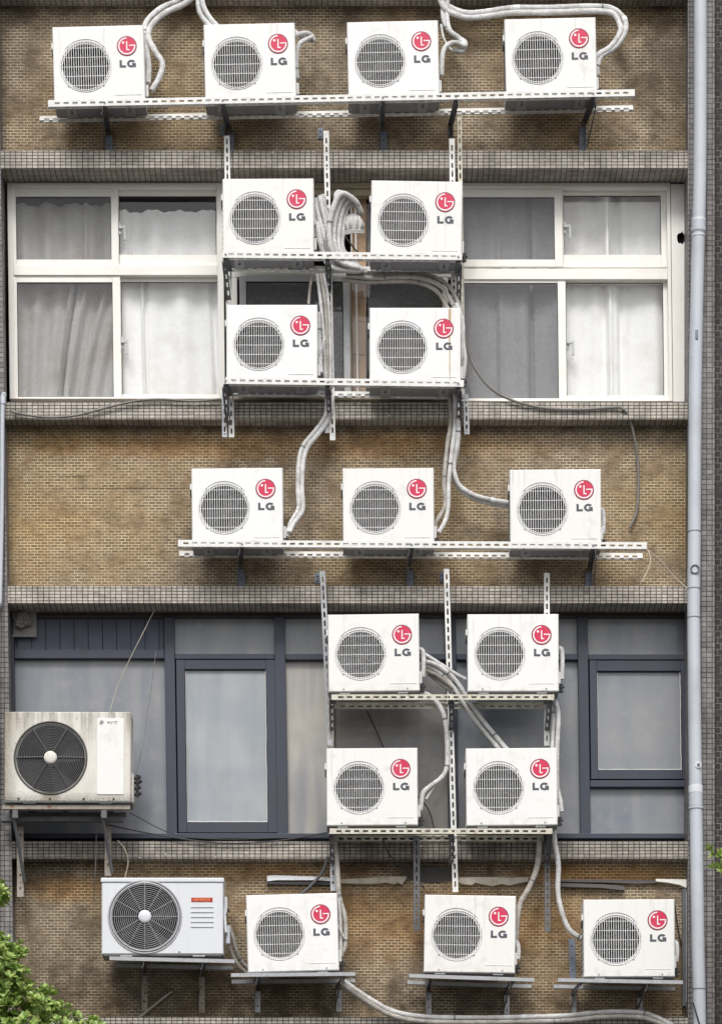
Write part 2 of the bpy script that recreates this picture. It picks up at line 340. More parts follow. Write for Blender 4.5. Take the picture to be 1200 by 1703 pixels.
def frosted(name, a, b, c3):
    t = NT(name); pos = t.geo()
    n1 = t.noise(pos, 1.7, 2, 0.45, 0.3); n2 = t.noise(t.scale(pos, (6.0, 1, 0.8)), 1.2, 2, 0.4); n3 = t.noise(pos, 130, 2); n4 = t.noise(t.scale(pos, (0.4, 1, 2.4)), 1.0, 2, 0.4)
    c = t.mix(t.rng(n1, 0.32, 0.68), a, b)  # soft tone noise paints reflections into the pane colour
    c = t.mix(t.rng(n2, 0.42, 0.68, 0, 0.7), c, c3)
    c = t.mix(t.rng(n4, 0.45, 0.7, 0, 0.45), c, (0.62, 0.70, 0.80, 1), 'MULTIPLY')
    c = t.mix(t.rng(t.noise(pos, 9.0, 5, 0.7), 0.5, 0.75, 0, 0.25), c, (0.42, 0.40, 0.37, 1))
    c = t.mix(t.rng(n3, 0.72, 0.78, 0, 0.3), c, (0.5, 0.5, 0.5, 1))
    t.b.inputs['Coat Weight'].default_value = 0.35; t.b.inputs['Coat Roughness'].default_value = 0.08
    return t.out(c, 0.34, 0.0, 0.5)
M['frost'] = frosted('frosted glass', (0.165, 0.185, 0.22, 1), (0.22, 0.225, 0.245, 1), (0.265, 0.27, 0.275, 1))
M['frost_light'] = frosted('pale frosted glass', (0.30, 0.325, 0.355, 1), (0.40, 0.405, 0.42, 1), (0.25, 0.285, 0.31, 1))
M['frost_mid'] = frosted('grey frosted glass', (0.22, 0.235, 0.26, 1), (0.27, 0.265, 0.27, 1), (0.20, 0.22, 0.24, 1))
M['frost_warm'] = frosted('warm frosted glass', (0.25, 0.245, 0.24, 1), (0.47, 0.44, 0.39, 1), (0.17, 0.19, 0.22, 1))
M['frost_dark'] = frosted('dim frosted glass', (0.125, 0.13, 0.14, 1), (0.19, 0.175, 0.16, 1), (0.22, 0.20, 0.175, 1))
def ground_mat():
    t = NT('asphalt'); a = t.noise(t.geo(), 0.6, 4); f = t.noise(t.geo(), 40, 3)
    c = t.mix(a, (0.045, 0.045, 0.047, 1), (0.07, 0.069, 0.067, 1)); c = t.mix(t.rng(f, 0.4, 0.7, 0, 0.4), c, (0.11, 0.11, 0.105, 1))
    t.bump(f, 0.4, 0.01); return t.out(c, 0.9)
M['ground'] = ground_mat()

# ------------------------------------------------------------------ mesh building
class MB:
    def __init__(s): s.v = []; s.f = []; s.sm = []; s.mi = []; s.cm = 0; s.T = None
    def add(s, vs, fs, smooth=False):
        o = len(s.v)
        for p in vs:
            p = Vector(p)
            s.v.append(s.T @ p if s.T else p)
        for f in fs: s.f.append([o + i for i in f]); s.sm.append(smooth); s.mi.append(s.cm)
        return s
    def box(s, x0, x1, y0, y1, z0, z1):
        x0, x1 = sorted((x0, x1)); y0, y1 = sorted((y0, y1)); z0, z1 = sorted((z0, z1))
        vs = [(x, y, z) for x in (x0, x1) for y in (y0, y1) for z in (z0, z1)]
        return s.add(vs, [(0, 1, 3, 2), (4, 6, 7, 5), (0, 4, 5, 1), (2, 3, 7, 6), (0, 2, 6, 4), (1, 5, 7, 3)])
    def obox(s, o, u, v, w):
        """box from corner o along the three edge vectors"""
        o = Vector(o); u = Vector(u); v = Vector(v); w = Vector(w)
        if u.cross(v).dot(w) < 0: u, v = v, u
        vs = [o, o + u, o + u + v, o + v, o + w, o + u + w, o + u + v + w, o + v + w]
        return s.add(vs, [(0, 3, 2, 1), (4, 5, 6, 7), (0, 1, 5, 4), (1, 2, 6, 5), (2, 3, 7, 6), (3, 0, 4, 7)])
    def bbox(s, x0, x1, y0, y1, z0, z1, c=0.006):
        """box with chamfered edges"""
        x0, x1 = sorted((x0, x1)); y0, y1 = sorted((y0, y1)); z0, z1 = sorted((z0, z1))
        import bmesh
        bm = bmesh.new(); bmesh.ops.create_cube(bm, size=1.0)
        for v in bm.verts: v.co = Vector(((x0 + x1) / 2 + v.co.x * (x1 - x0), (y0 + y1) / 2 + v.co.y * (y1 - y0), (z0 + z1) / 2 + v.co.z * (z1 - z0)))
        bmesh.ops.bevel(bm, geom=list(bm.edges), offset=c, segments=2, affect='EDGES', profile=0.5)
        bm.verts.index_update()
        s.add([v.co.copy() for v in bm.verts], [[v.index for v in f.verts] for f in bm.faces]); bm.free(); return s
    def tube(s, pts, r, n=8, caps=True, wob=0.0, flat=None):
        pts = [Vector(p) for p in pts]; N = len(pts)
        ts = []
        for i in range(N):
            a = pts[max(i - 1, 0)]; b = pts[min(i + 1, N - 1)]; t = (b - a)
            ts.append(t.normalized() if t.length > 1e-9 else Vector((0, 0, 1)))
        ref = Vector((0, 1, 0)) if abs(ts[0].y) < 0.9 else Vector((1, 0, 0))
        nrm = ts[0].cross(ref).normalized(); vs = []; fs = []
        for i in range(N):
            nrm = (nrm - ts[i] * nrm.dot(ts[i])).normalized(); bi = ts[i].cross(nrm)
            rr = (r[i] if isinstance(r, list) else r) * (1 + (random.uniform(-wob, wob) if wob else 0))
            for k in range(n):
                a = 2 * math.pi * k / n
                vs.append(pts[i] + nrm * math.cos(a) * rr + bi * math.sin(a) * rr)
        for i in range(N - 1):
            for k in range(n):
                k2 = (k + 1) % n
                fs.append((i * n + k, i * n + k2, (i + 1) * n + k2, (i + 1) * n + k))
        s.add(vs, fs, True)
        if caps:
            s.add(vs[:n], [tuple(range(n - 1, -1, -1))]); s.add(vs[-n:], [tuple(range(n))])
        return s
    def ring(s, c, Rr, r, n=48, m=5, ax='y', sq=1.0):
        vs = []; fs = []
        for i in range(n):
            a = 2 * math.pi * i / n; ca, sa = math.cos(a), math.sin(a)
            for k in range(m):
                b = 2 * math.pi * k / m; rad = Rr + r * math.cos(b); h = r * math.sin(b) * sq
                vs.append((c[0] + rad * ca, c[1] + h, c[2] + rad * sa))
        for i in range(n):
            for k in range(m):
                i2 = (i + 1) % n; k2 = (k + 1) % m
                fs.append((i * m + k, i * m + k2, i2 * m + k2, i2 * m + k))
        return s.add(vs, fs, True)
    def lathe(s, c, prof, n=48, a0=0.0, a1=2 * math.pi):
        """surface turned about the y axis: prof = [(radius, y), ...] listed from outside in, faces look to -y"""
        vs = []; fs = []; m = len(prof)
        for i in range(n):
            a = a0 + (a1 - a0) * i / n
            for (rr, y) in prof: vs.append((c[0] + rr * math.cos(a), c[1] + y, c[2] + rr * math.sin(a)))
        for i in range(n):
            i2 = (i + 1) % n
            for k in range(m - 1): fs.append((i * m + k, i * m + k + 1, i2 * m + k + 1, i2 * m + k))
        return s.add(vs, fs, True)
    def disc(s, c, r, y0, y1, n=40):
        """solid disc, axis y, front face at y0"""
        f = [(c[0] + r * math.cos(2 * math.pi * i / n), y0, c[2] + r * math.sin(2 * math.pi * i / n)) for i in range(n)]
        b = [(x, y1, z) for (x, _, z) in f]
        s.add(f + b, [tuple(range(n)), tuple(range(2 * n - 1, n - 1, -1))] + [(i, n + i, n + (i + 1) % n, (i + 1) % n) for i in range(n)])
        return s
    def slab(s, poly, y0, y1):
        """outline in (x, z), extruded from y0 (front) to y1"""
        n = len(poly)
        ar = sum(poly[i][0] * poly[(i + 1) % n][1] - poly[(i + 1) % n][0] * poly[i][1] for i in range(n))
        if ar < 0: poly = poly[::-1]
        f = [(x, y0, z) for x, z in poly]; b = [(x, y1, z) for x, z in poly]
        return s.add(f + b, [tuple(range(n)), tuple(range(2 * n - 1, n - 1, -1))] + [(i, n + i, n + (i + 1) % n, (i + 1) % n) for i in range(n)])
    def arc(s, c, r0, r1, a0, a1, y0, y1, n=24):
        for i in range(n):
            a = a0 + (a1 - a0) * i / n; b = a0 + (a1 - a0) * (i + 1) / n
            q = [(c[0] + r * math.cos(t), c[1] + r * math.sin(t)) for r, t in ((r0, a), (r1, a), (r1, b), (r0, b))]
            s.slab(q, y0, y1)
        return s
    def build(s, name, mat, parent=None, loc=None, shear=None):
        me = bpy.data.meshes.new(name)
        if shear:
            k, zc = shear
            for p in s.v: p.x += k * (zc - p.z)
        me.from_pydata([tuple(p) for p in s.v], [], s.f)
        for i, p in enumerate(me.polygons): p.use_smooth = s.sm[i]; p.material_index = s.mi[i]
        for m in (mat if isinstance(mat, (list, tuple)) else [mat]): me.materials.append(M[m] if isinstance(m, str) else m)
        me.update()
        o = bpy.data.objects.new(name, me); COL.objects.link(o)
        if parent: o.parent = parent
        if loc is not None: o.location = loc
        return o

def rect_hole(mb, x0, x1, z0, z1, y, hole, cham=0.0, lip=0.0):
    """plate facing -y with a hole given as a list of (x, z) in counter-clockwise order round its centre"""
    cx = sum(p[0] for p in hole) / len(hole); cz = sum(p[1] for p in hole) / len(hole)
    hs_ = sorted(hole, key=lambda p: math.atan2(p[1] - cz, p[0] - cx))
    X0, X1, Z0, Z1 = x0 + cham, x1 - cham, z0 + cham, z1 - cham
    def proj(a):
        ca, sa = math.cos(a), math.sin(a); t = 1e9
        if ca > 1e-9: t = min(t, (X1 - cx) / ca)
        if ca < -1e-9: t = min(t, (X0 - cx) / ca)
        if sa > 1e-9: t = min(t, (Z1 - cz) / sa)
        if sa < -1e-9: t = min(t, (Z0 - cz) / sa)
        return (cx + t * ca, cz + t * sa)
    angs = [(math.atan2(p[1] - cz, p[0] - cx), 'h', p) for p in hs_]
    angs += [(math.atan2(q[1] - cz, q[0] - cx), 'c', q) for q in ((X0, Z0), (X1, Z0), (X1, Z1), (X0, Z1))]
    angs.sort(key=lambda a: a[0])
    inner = []; outer = []
    n = len(hs_); ha = [math.atan2(p[1] - cz, p[0] - cx) for p in hs_]
    for a, k, q in angs:
        if k == 'h': inner.append(q); outer.append(proj(a))
        else:
            j = next((i for i in range(n) if ha[i] > a), 0); p1 = hs_[j]; p0 = hs_[j - 1]
            t0 = ha[j - 1]; t1 = ha[j]
            if t1 < t0: t1 += 2 * math.pi
            f = min(1.0, ((a - t0 + 1e-7) % (2 * math.pi)) / max(t1 - t0, 1e-6))
            inner.append((p0[0] + (p1[0] - p0[0]) * f, p0[1] + (p1[1] - p0[1]) * f)); outer.append(q)
    N = len(inner)
    vs = [(p[0], y, p[1]) for p in inner] + [(p[0], y, p[1]) for p in outer]
    mb.add(vs, [(i, (i + 1) % N, N + (i + 1) % N, N + i)[::-1] for i in range(N)])
    return inner

def strip(mb, p0, p1, d, n, w, t, slots=True, pitch=0.0725, sl=0.042, sw=0.016):
    p0 = Vector(p0); p1 = Vector(p1); L = (p1 - p0).length; u = (p1 - p0).normalized(); d = Vector(d).normalized(); n = Vector(n).normalized()
    if not slots:
        mb.obox(p0, u * L, d * w, n * t); return
    a = (w - sw) / 2
    mb.obox(p0, u * L, d * a, n * t); mb.obox(p0 + d * (a + sw), u * L, d * a, n * t)
    k = int((L - 0.02) / pitch); off = (L - k * pitch) / 2; cur = 0.0
    for i in range(k):
        s0 = off + i * pitch + (pitch - sl) / 2
        mb.obox(p0 + u * cur + d * a, u * (s0 - cur), d * sw, n * t); cur = s0 + sl
    mb.obox(p0 + u * cur + d * a, u * (L - cur), d * sw, n * t)

def angle_bar(mb, p0, p1, da, db, wa=0.055, wb=0.05, t=0.004, sa=True, sb=True):
    """L section: flange a runs along da, flange b along db; they share the edge p0-p1"""
    da = Vector(da); db = Vector(db); p0 = Vector(p0); p1 = Vector(p1)
    strip(mb, p0, p1, da, db, wa, t, sa)
    strip(mb, p0 + db * t, p1 + db * t, db, da, wb - t, t, sb)

def tag(o, label=None, cat=None, group=None, kind=None):
    if label: o['label'] = label
    if cat: o['category'] = cat
    if group: o['group'] = group
    if kind: o['kind'] = kind
    return o
def empty(name, loc=(0, 0, 0), label=None, cat=None, group=None):
    o = bpy.data.objects.new(name, None); o.empty_display_size = 0.2; COL.objects.link(o); o.location = loc
    return tag(o, label, cat, group)
KIDS = {}
def copy_tree(o, parent=None):
    c = o.copy(); COL.objects.link(c); c.parent = parent
    for ch in [x for x in list(bpy.data.objects) if x.parent == o]: copy_tree(ch, c)
    return c
def spline(pts, step=5):
    """Catmull-Rom through the points"""
    pts = [Vector(p) for p in pts]
    if len(pts) < 3:
        return [pts[0].lerp(pts[-1], i / step) for i in range(step + 1)]
    q = [pts[0] * 2 - pts[1]] + pts + [pts[-1] * 2 - pts[-2]]; out = []
    for i in range(1, len(q) - 2):
        for k in range(step):
            t = k / step; a, b, c, d = q[i - 1], q[i], q[i + 1], q[i + 2]
            out.append(0.5 * ((2 * b) + (c - a) * t + (2 * a - 5 * b + 4 * c - d) * t * t + (3 * b - a - 3 * c + d) * t ** 3))
    out.append(pts[-1]); return out

# ------------------------------------------------------------------ ground
g = MB(); g.add([(-300, -300, 0), (300, -300, 0), (300, 300, 0), (-300, 300, 0)], [(0, 1, 2, 3)])
tag(g.build('ground', 'ground'), kind='structure')

# ------------------------------------------------------------------ the building
LY = -0.16      # front of ledges and pilasters
WY = 0.10       # face of the window frames
bld = empty('apartment_building', (0, 0, 0), 'old tiled apartment block carrying all the air conditioners, with cream and navy windows', 'building')
zt = lambda py, y=0.0: Z(py, y)
XL, XR = -5.6, X(1187, LY)
def wall_panel(z0, z1):
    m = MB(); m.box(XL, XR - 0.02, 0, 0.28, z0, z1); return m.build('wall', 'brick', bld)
L_top = [(-46, -6), (250, 280), (668, 697), (975, 1003), (1399, 1428), (1692, 1724)]
zl = [(Z(b, LY), Z(a, LY)) for a, b in L_top]     # (bottom, top) of each ledge
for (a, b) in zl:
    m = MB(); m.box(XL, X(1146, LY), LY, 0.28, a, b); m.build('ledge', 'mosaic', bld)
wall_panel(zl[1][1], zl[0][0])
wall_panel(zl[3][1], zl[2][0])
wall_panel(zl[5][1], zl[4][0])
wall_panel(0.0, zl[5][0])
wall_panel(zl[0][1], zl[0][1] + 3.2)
# pilasters
m = MB()
zt0, zt1 = zl[0][1] + 3.2, 0.0
xa = X(-3, LY); xb = X(24, LY); zA = Z(0, LY); zB = Z(1703, LY)
def lean(z): return xa + (xb - xa) * (zA - z) / (zA - zB) if z > zB else xb
zz = [zt0, zA, zB, zt1]
vs = []
for z in zz:
    xr = lean(min(z, zA))
    for (x, y) in ((X(-62), LY - 0.02), (xr, LY - 0.02), (xr, -0.0), (X(-62), -0.0)): vs.append((x, y, z))
fs = []
for i in range(3):
    for k in range(4):
        k2 = (k + 1) % 4; fs.append((i * 4 + k, (i + 1) * 4 + k, (i + 1) * 4 + k2, i * 4 + k2))
m.add(vs, fs); m.build('pilaster', 'mosaic_tall', bld)
m = MB(); m.box(X(1143, LY), XR, LY - 0.02, 0.28, 0, zt0); m.build('pilaster', 'mosaic_tall', bld)
# end wall of the window storeys beside the pilasters, and the floor plates and body behind
m = MB(); m.box(XL, X(8, 0.1), 0.02, 0.28, zl[2][1], zl[1][0]); m.build('wall', 'mosaic_tall', bld)
m = MB(); m.box(XL, X(14, 0.1), 0.02, 0.28, zl[4][1], zl[3][0]); m.build('wall', 'mosaic_tall', bld)
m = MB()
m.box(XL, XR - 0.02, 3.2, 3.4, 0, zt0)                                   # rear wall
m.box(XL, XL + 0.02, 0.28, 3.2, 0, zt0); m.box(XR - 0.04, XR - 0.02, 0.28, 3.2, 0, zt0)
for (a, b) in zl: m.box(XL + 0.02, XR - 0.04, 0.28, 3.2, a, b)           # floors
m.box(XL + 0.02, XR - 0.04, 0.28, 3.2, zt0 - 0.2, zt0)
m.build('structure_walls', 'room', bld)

KW = 0.012
def frame_mb(mb, x0, x1, z0, z1, y0, y1, l, r, t, b):
    """four members, butted: stiles full height, rails between"""
    if l: mb.bbox(x0, x0 + l, y0, y1, z0, z1, 0.003)
    if r: mb.bbox(x1 - r, x1, y0, y1, z0, z1, 0.003)
    if t: mb.bbox(x0 + l, x1 - r, y0 + 0.002, y1, z1 - t, z1, 0.003)
    if b: mb.bbox(x0 + l, x1 - r, y0 + 0.002, y1, z0, z0 + b, 0.003)
def pxr(px0, px1, py0, py1, y): return X(px0, y), X(px1, y), Z(py1, y), Z(py0, y)

class Win:
    def __init__(s, zc, k): s.k = k; s.zc = zc; s.root = None
    def mesh(s, mb, name, mat, parent): return mb.build(name, mat, parent, shear=(s.k, s.zc))
    def sash(s, outer, glass, y, dep, mat, pane_mat, pane=True, screen=False, name='sash'):
        x0, x1, z0, z1 = pxr(*outer, y); a0, a1, b0, b1 = pxr(*glass, y)
        m = MB(); frame_mb(m, x0, x1, z0, z1, y, y + dep, a0 - x0, x1 - a1, z1 - b1, b0 - z0); s.mesh(m, name, mat, s.root)
        if pane:
            m = MB(); m.box(a0 - 0.004, a1 + 0.004, y + dep * 0.55, y + dep * 0.55 + 0.005, b0 - 0.004, b1 + 0.004); s.mesh(m, 'glass_pane', pane_mat, s.root)
            g2 = MB()   # rubber bead
            w = 0.006
            frame_mb(g2, a0 - 0.001, a1 + 0.001, b0 - 0.001, b1 + 0.001, y + dep * 0.45, y + dep * 0.54, w, w, w, w); s.mesh(g2, 'glazing_bead', 'black', s.root)
        if screen:
            m = MB(); m.box(a0 - 0.003, a1 + 0.003, y + dep * 0.30, y + dep * 0.30 + 0.002, b0 - 0.003, b1 + 0.003); s.mesh(m, 'insect_screen', 'screen', s.root)
    def curtain(s, r, y, mat, folds, amp=0.018, top_wave=0.0, skew=0.0):
        x0, x1, z0, z1 = pxr(*r, y); nx = 110; nz = 14; vs = []; fs = []
        ph = [(random.uniform(0.6, 1.6), random.uniform(0, 6.28), random.uniform(0.4, 1)) for _ in range(5)]
        for j in range(nz + 1):
            v = j / nz
            for i in range(nx + 1):
                u = i / nx
                uu = u + skew * (1 - v) * (u * 0.9)
                d = sum(a * math.sin(uu * folds * 6.28 * f + p) for f, p, a in ph) / 3
                # a few sharp creases
                for (c, wdt, am) in folds_sharp: d += am * math.exp(-((uu - c) / wdt) ** 2)
                zz_ = z0 + (z1 - z0) * v
                if j == nz: zz_ += top_wave * (math.sin(u * 23) * 0.4 + math.sin(u * 61 + 1) * 0.3)
                vs.append((x0 + (x1 - x0) * u, y + 0.02 + 2.3 * amp * d * (0.5 + 0.5 * (1 - 0.4 * v)), zz_))
        for j in range(nz):
            for i in range(nx):
                a = j * (nx + 1) + i; fs.append((a, a + 1, a + nx + 2, a + nx + 1))
        m = MB(); m.add(vs, fs, True); return s.mesh(m, 'curtain', mat, s.root)
    def latch(s, px, py, y):
        p = P(px, py, y); m = MB()
        m.bbox(p.x - 0.012, p.x + 0.012, y - 0.014, y, p.z - 0.05, p.z + 0.05, 0.003)
        m.bbox(p.x - 0.01, p.x + 0.05, y - 0.035, y - 0.015, p.z - 0.012, p.z + 0.012, 0.003)
        m.bbox(p.x + 0.032, p.x + 0.05, y - 0.04, y - 0.02, p.z - 0.11, p.z - 0.013, 0.003)
        s.mesh(m, 'latch', 'frame_grey', s.root)
folds_sharp = []

# --- left cream window
zc = Z(485, WY)
W = Win(zc, KW)
m = MB(); y = WY
# outer frame, transom, mullions (each member butted)
x0, x1, z0, z1 = pxr(14, 372, 303, 663, y)
frame_mb(m, x0, x1, z0, z1, y, y + 0.14, 0.045, 0.05, 0.045, 0.012)
m.bbox(x0 + 0.046, x1 - 0.051, y + 0.002, y + 0.14, Z(457, y), Z(440, y), 0.003)
m.bbox(x0 + 0.046, x1 - 0.051, y - 0.012, y + 0.001, Z(311, y), Z(306, y), 0.002)
W.root = W.mesh(m, 'window', 'frame_white', bld)
W.sash((22, 198, 313, 441), (28, 186, 326, 431), y + 0.015, 0.035, 'frame_white', 'glass', screen=True)
W.sash((186, 365, 313, 441), (199, 361, 325, 423), y + 0.055, 0.035, 'frame_white', 'glass')
W.sash((22, 200, 458, 662), (28, 187, 469, 660), y + 0.015, 0.035, 'frame_white', 'glass', screen=True)
W.sash((187, 367, 460, 662), (201, 363, 468, 655), y + 0.055, 0.035, 'frame_white', 'glass')
W.latch(201, 380, y + 0.052); W.latch(203, 570, y + 0.052)
folds_sharp = [(0.72, 0.02, -1.2), (0.85, 0.03, 1.0)]
W.curtain((20, 192, 338, 441), y + 0.135, 'curtain_grey', 5, 0.02, 0.02)
folds_sharp = [(0.15, 0.02, 1)]
W.curtain((190, 366, 349, 441), y + 0.135, 'curtain_light', 3, 0.015, 0.015)
folds_sharp = [(0.6, 0.018, -2.2), (0.645, 0.012, 1.6), (0.75, 0.02, -2.0), (0.88, 0.03, 1.5), (0.95, 0.02, -1.5)]
W.curtain((20, 195, 450, 664), y + 0.135, 'curtain_grey', 4, 0.022, 0, 0.45)
folds_sharp = [(0.25, 0.012, -2.0), (0.27, 0.02, 1.0), (0.9, 0.03, 1.5)]
W.curtain((192, 370, 450, 664), y + 0.135, 'curtain_light', 3, 0.015, 0, -0.05)

# --- right cream window
W = Win(zc, KW)
m = MB()
x0, x1, z0, z1 = pxr(762, 1116, 303, 667, y)
frame_mb(m, x0, x1, z0, z1, y, y + 0.14, 0.04, 0.03, 0.05, 0.012)
m.bbox(x0 + 0.041, x1 - 0.031, y + 0.002, y + 0.14, Z(464, y), Z(446, y), 0.003)
m.bbox(x0 + 0.041, x1 - 0.031, y - 0.012, y + 0.001, Z(313, y), Z(308, y), 0.002)
W.root = W.mesh(m, 'window', 'frame_white', bld)
W.sash((764, 936, 314, 443), (770, 923, 327, 431), y + 0.015, 0.035, 'frame_white', 'glass', screen=True)
W.sash((924, 1112, 314, 444), (938, 1100, 324, 423), y + 0.055, 0.035, 'frame_white', 'glass')
W.sash((764, 940, 463, 667), (768, 927, 470, 662), y + 0.015, 0.035, 'frame_white', 'glass', screen=True)
W.sash((927, 1111, 460, 667), (940, 1102, 469, 657), y + 0.055, 0.035, 'frame_white', 'glass')
W.latch(940, 378, y + 0.052); W.latch(943, 571, y + 0.052)
folds_sharp = [(0.4, 0.03, -1), (0.7, 0.02, 1.2)]
W.curtain((762, 932, 318, 445), y + 0.135, 'curtain_dark', 4, 0.02)
W.curtain((762, 935, 455, 668), y + 0.135, 'curtain_dark', 4, 0.022)
folds_sharp = [(0.45, 0.03, -1.8), (0.55, 0.03, 1.4)]
W.curtain((928, 1110, 318, 445), y + 0.135, 'curtain_light', 4, 0.018)
W.curtain((932, 1112, 455, 668), y + 0.135, 'curtain_light', 4, 0.018)
# filler panel with the broken hole at the right jamb
m = MB(); x0, x1, z0, z1 = pxr(1117, 1143, 305, 667, y)
random.seed(3)
hc = P(1134, 395, y)
hole = [(hc.x + (0.034 + random.uniform(-0.008, 0.01)) * math.cos(a), hc.z + (0.052 + random.uniform(-0.012, 0.012)) * math.sin(a)) for a in [i * 2 * math.pi / 14 for i in range(14)]]
inn = rect_hole(m, x0, x1, z0, z1, y + 0.01, hole)
N_ = len(inn)
m.add([(p[0], y + 0.01, p[1]) for p in inn] + [(p[0], y + 0.03, p[1]) for p in inn], [(i, (i + 1) % N_, N_ + (i + 1) % N_, N_ + i) for i in range(N_)])
m.box(x0, x0 + 0.004, y + 0.0105, y + 0.14, z0, z1)
o = W.mesh(m, 'filler_panel', 'frame_white', W.root)
m = MB(); m.box(x0, x1, y + 0.10, y + 0.104, z0, z1); W.mesh(m, 'dark_hollow_sheet', 'black', W.root)  # black sheet standing in for the dark hollow behind the hole

# --- middle window behind the racks
W = Win(zc, KW)
m = MB()
x0, x1, z0, z1 = pxr(373, 761, 303, 664, y)
m.bbox(x0, x1, y, y + 0.10, Z(312, y), z1, 0.003); m.bbox(x0, x1, y + 0.02, y + 0.10, Z(323, y), Z(312.5, y), 0.003)
m.bbox(x0, x1, y, y + 0.12, z0, Z(660, y), 0.003)
W.root = W.mesh(m, 'window', 'frame_beige', bld)
for (a, b, c, d) in ((375, 759, 441, 458), (375, 394, 458.5, 659.5), (736, 745, 458.5, 659.5), (375, 390, 323.5, 440.5), (745, 759, 323.5, 440.5)):
    m = MB(); m.bbox(X(a, y), X(b, y), y + 0.03, y + 0.10, Z(d, y), Z(c, y), 0.003); W.mesh(m, 'mullion', 'frame_white', W.root)
m = MB(); m.box(X(404, y), X(572, y), y + 0.16, y + 0.164, Z(659, y), Z(458.5, y)); W.mesh(m, 'added_tone_panel', 'added_tone_panel', W.root)  # flat panel added to lift the unlit room behind the glass to grey
m = MB(); m.box(X(611, y), X(738, y), y + 0.16, y + 0.164, Z(659, y), Z(325, y)); W.mesh(m, 'added_tone_panel', 'added_tone_panel', W.root)

W.sash((398, 581, 458, 661), (409, 570, 467, 655), y - 0.01, 0.03, 'frame_grey', 'glass')
W.sash((581, 737, 459, 660), (584, 734, 462, 657), y + 0.045, 0.03, 'frame_beige', 'glass')
m = MB(); m.bbox(X(591, y), X(594, y), y + 0.09, y + 0.10, Z(657, y), Z(325, y), 0.001); m.bbox(X(584, y), X(586, y), y + 0.09, y + 0.10, Z(440, y), Z(325, y), 0.001)
W.mesh(m, 'glazing_bar', 'frame_white', W.root)
# cabinet seen through the middle window
cab = empty('storage_cabinet', (X(594, 0.4), 0.42, zl[2][1]), 'brown wooden cabinet standing behind the glass between the two rack columns', 'cabinet')
m = MB(); bx, bz = cab.location.x, cab.location.z
m.bbox(-0.05, 0.075, -0.16, 0.2, 0.0, Z(325, 0.4) - bz, 0.004)
cab_body = m.build('body', 'cabinet', cab)
for pyy in (505, 545, 600):
    m = MB(); m.bbox(-0.048, 0.073, -0.168, -0.161, Z(pyy, 0.4) - bz, Z(pyy - 34, 0.4) - bz, 0.003); m.build('drawer_front', 'cabinet', cab)

# --- navy window storey
zc2 = Z(1200, WY)
W = Win(zc2, 0.014)
y = WY
m = MB()
# head board in two steps
m.box(X(2, y), X(1144, y), y + 0.02, y + 0.18, Z(1020, y), Z(1004, y))
m.bbox(X(10, y), X(1144, y), y - 0.01, y + 0.018, Z(1018, y), Z(1011, y), 0.003)
m.bbox(X(2, y), X(1144, y), y + 0.03, y + 0.16, Z(1026, y), Z(1020.5, y), 0.002)
W.root = W.mesh(m, 'window', 'head_dark', bld)
FZ0, FZ1 = Z(1387, y), Z(1026.5, y)
for (a, b) in ((15, 25), (275, 292), (458, 476), (743, 760), (962, 979)):
    m = MB(); m.bbox(X(a, y), X(b, y), y, y + 0.12, FZ0, FZ1, 0.004); W.mesh(m, 'mullion', 'frame_navy', W.root)
for (a, b, c, d) in ((25.5, 274.5, 1081, 1095), (292.5, 457.5, 1087, 1096), (476.5, 742.5, 1087, 1097), (760.5, 961.5, 1087, 1097), (979.5, 1143, 1088, 1097), (979.5, 1143, 1298, 1309)):
    m = MB(); m.bbox(X(a, y), X(b, y), y + 0.003, y + 0.115, Z(d, y), Z(c, y), 0.004); W.mesh(m, 'transom', 'frame_navy', W.root)
m = MB(); m.bbox(X(12, y), X(1145, y), y - 0.03, y + 0.14, Z(1396, y), Z(1387.5, y), 0.004); W.mesh(m, 'sill', 'frame_navy', W.root)
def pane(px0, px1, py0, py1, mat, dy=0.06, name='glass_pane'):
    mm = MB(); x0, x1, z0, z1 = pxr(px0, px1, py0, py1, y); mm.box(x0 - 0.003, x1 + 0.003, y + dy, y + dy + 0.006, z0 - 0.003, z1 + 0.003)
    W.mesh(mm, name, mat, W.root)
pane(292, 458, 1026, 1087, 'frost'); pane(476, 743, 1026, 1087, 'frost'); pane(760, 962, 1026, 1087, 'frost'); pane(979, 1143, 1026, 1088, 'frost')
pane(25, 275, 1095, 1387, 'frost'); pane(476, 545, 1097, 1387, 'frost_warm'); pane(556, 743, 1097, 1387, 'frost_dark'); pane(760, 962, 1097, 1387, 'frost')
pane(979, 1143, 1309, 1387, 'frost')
m = MB(); m.bbox(X(546, y), X(555, y), y + 0.01, y + 0.10, FZ0, Z(1097.5, y), 0.003); W.mesh(m, 'mullion', 'wood_white', W.root)
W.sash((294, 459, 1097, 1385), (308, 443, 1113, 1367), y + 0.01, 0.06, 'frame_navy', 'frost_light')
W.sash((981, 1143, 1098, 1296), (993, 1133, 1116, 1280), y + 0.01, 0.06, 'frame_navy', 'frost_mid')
# white sealant line round the two opening lights
for (a, b, c, d) in ((308, 443, 1113, 1367), (993, 1133, 1116, 1280)):
    x0, x1, z0, z1 = pxr(a, b, c, d, y)
    m = MB(); yy = y + 0.03; pts = []
    zs = [z1 - (z1 - z0) * i / 18 for i in range(19)]
    m.tube([(x1 - 0.006 + random.uniform(-0.002, 0.002), yy, z) for z in zs], 0.0035, 5)
    m.tube([(x0 + 0.006 + random.uniform(-0.001, 0.001), yy, z) for z in zs], 0.002, 5)
    m.tube([(x0 + 0.006 + (x1 - x0 - 0.012) * i / 10, yy, z0 + 0.006 + random.uniform(-0.002, 0.002)) for i in range(11)], 0.0035, 5)
    W.mesh(m, 'sealant_bead', 'frame_white', W.root)
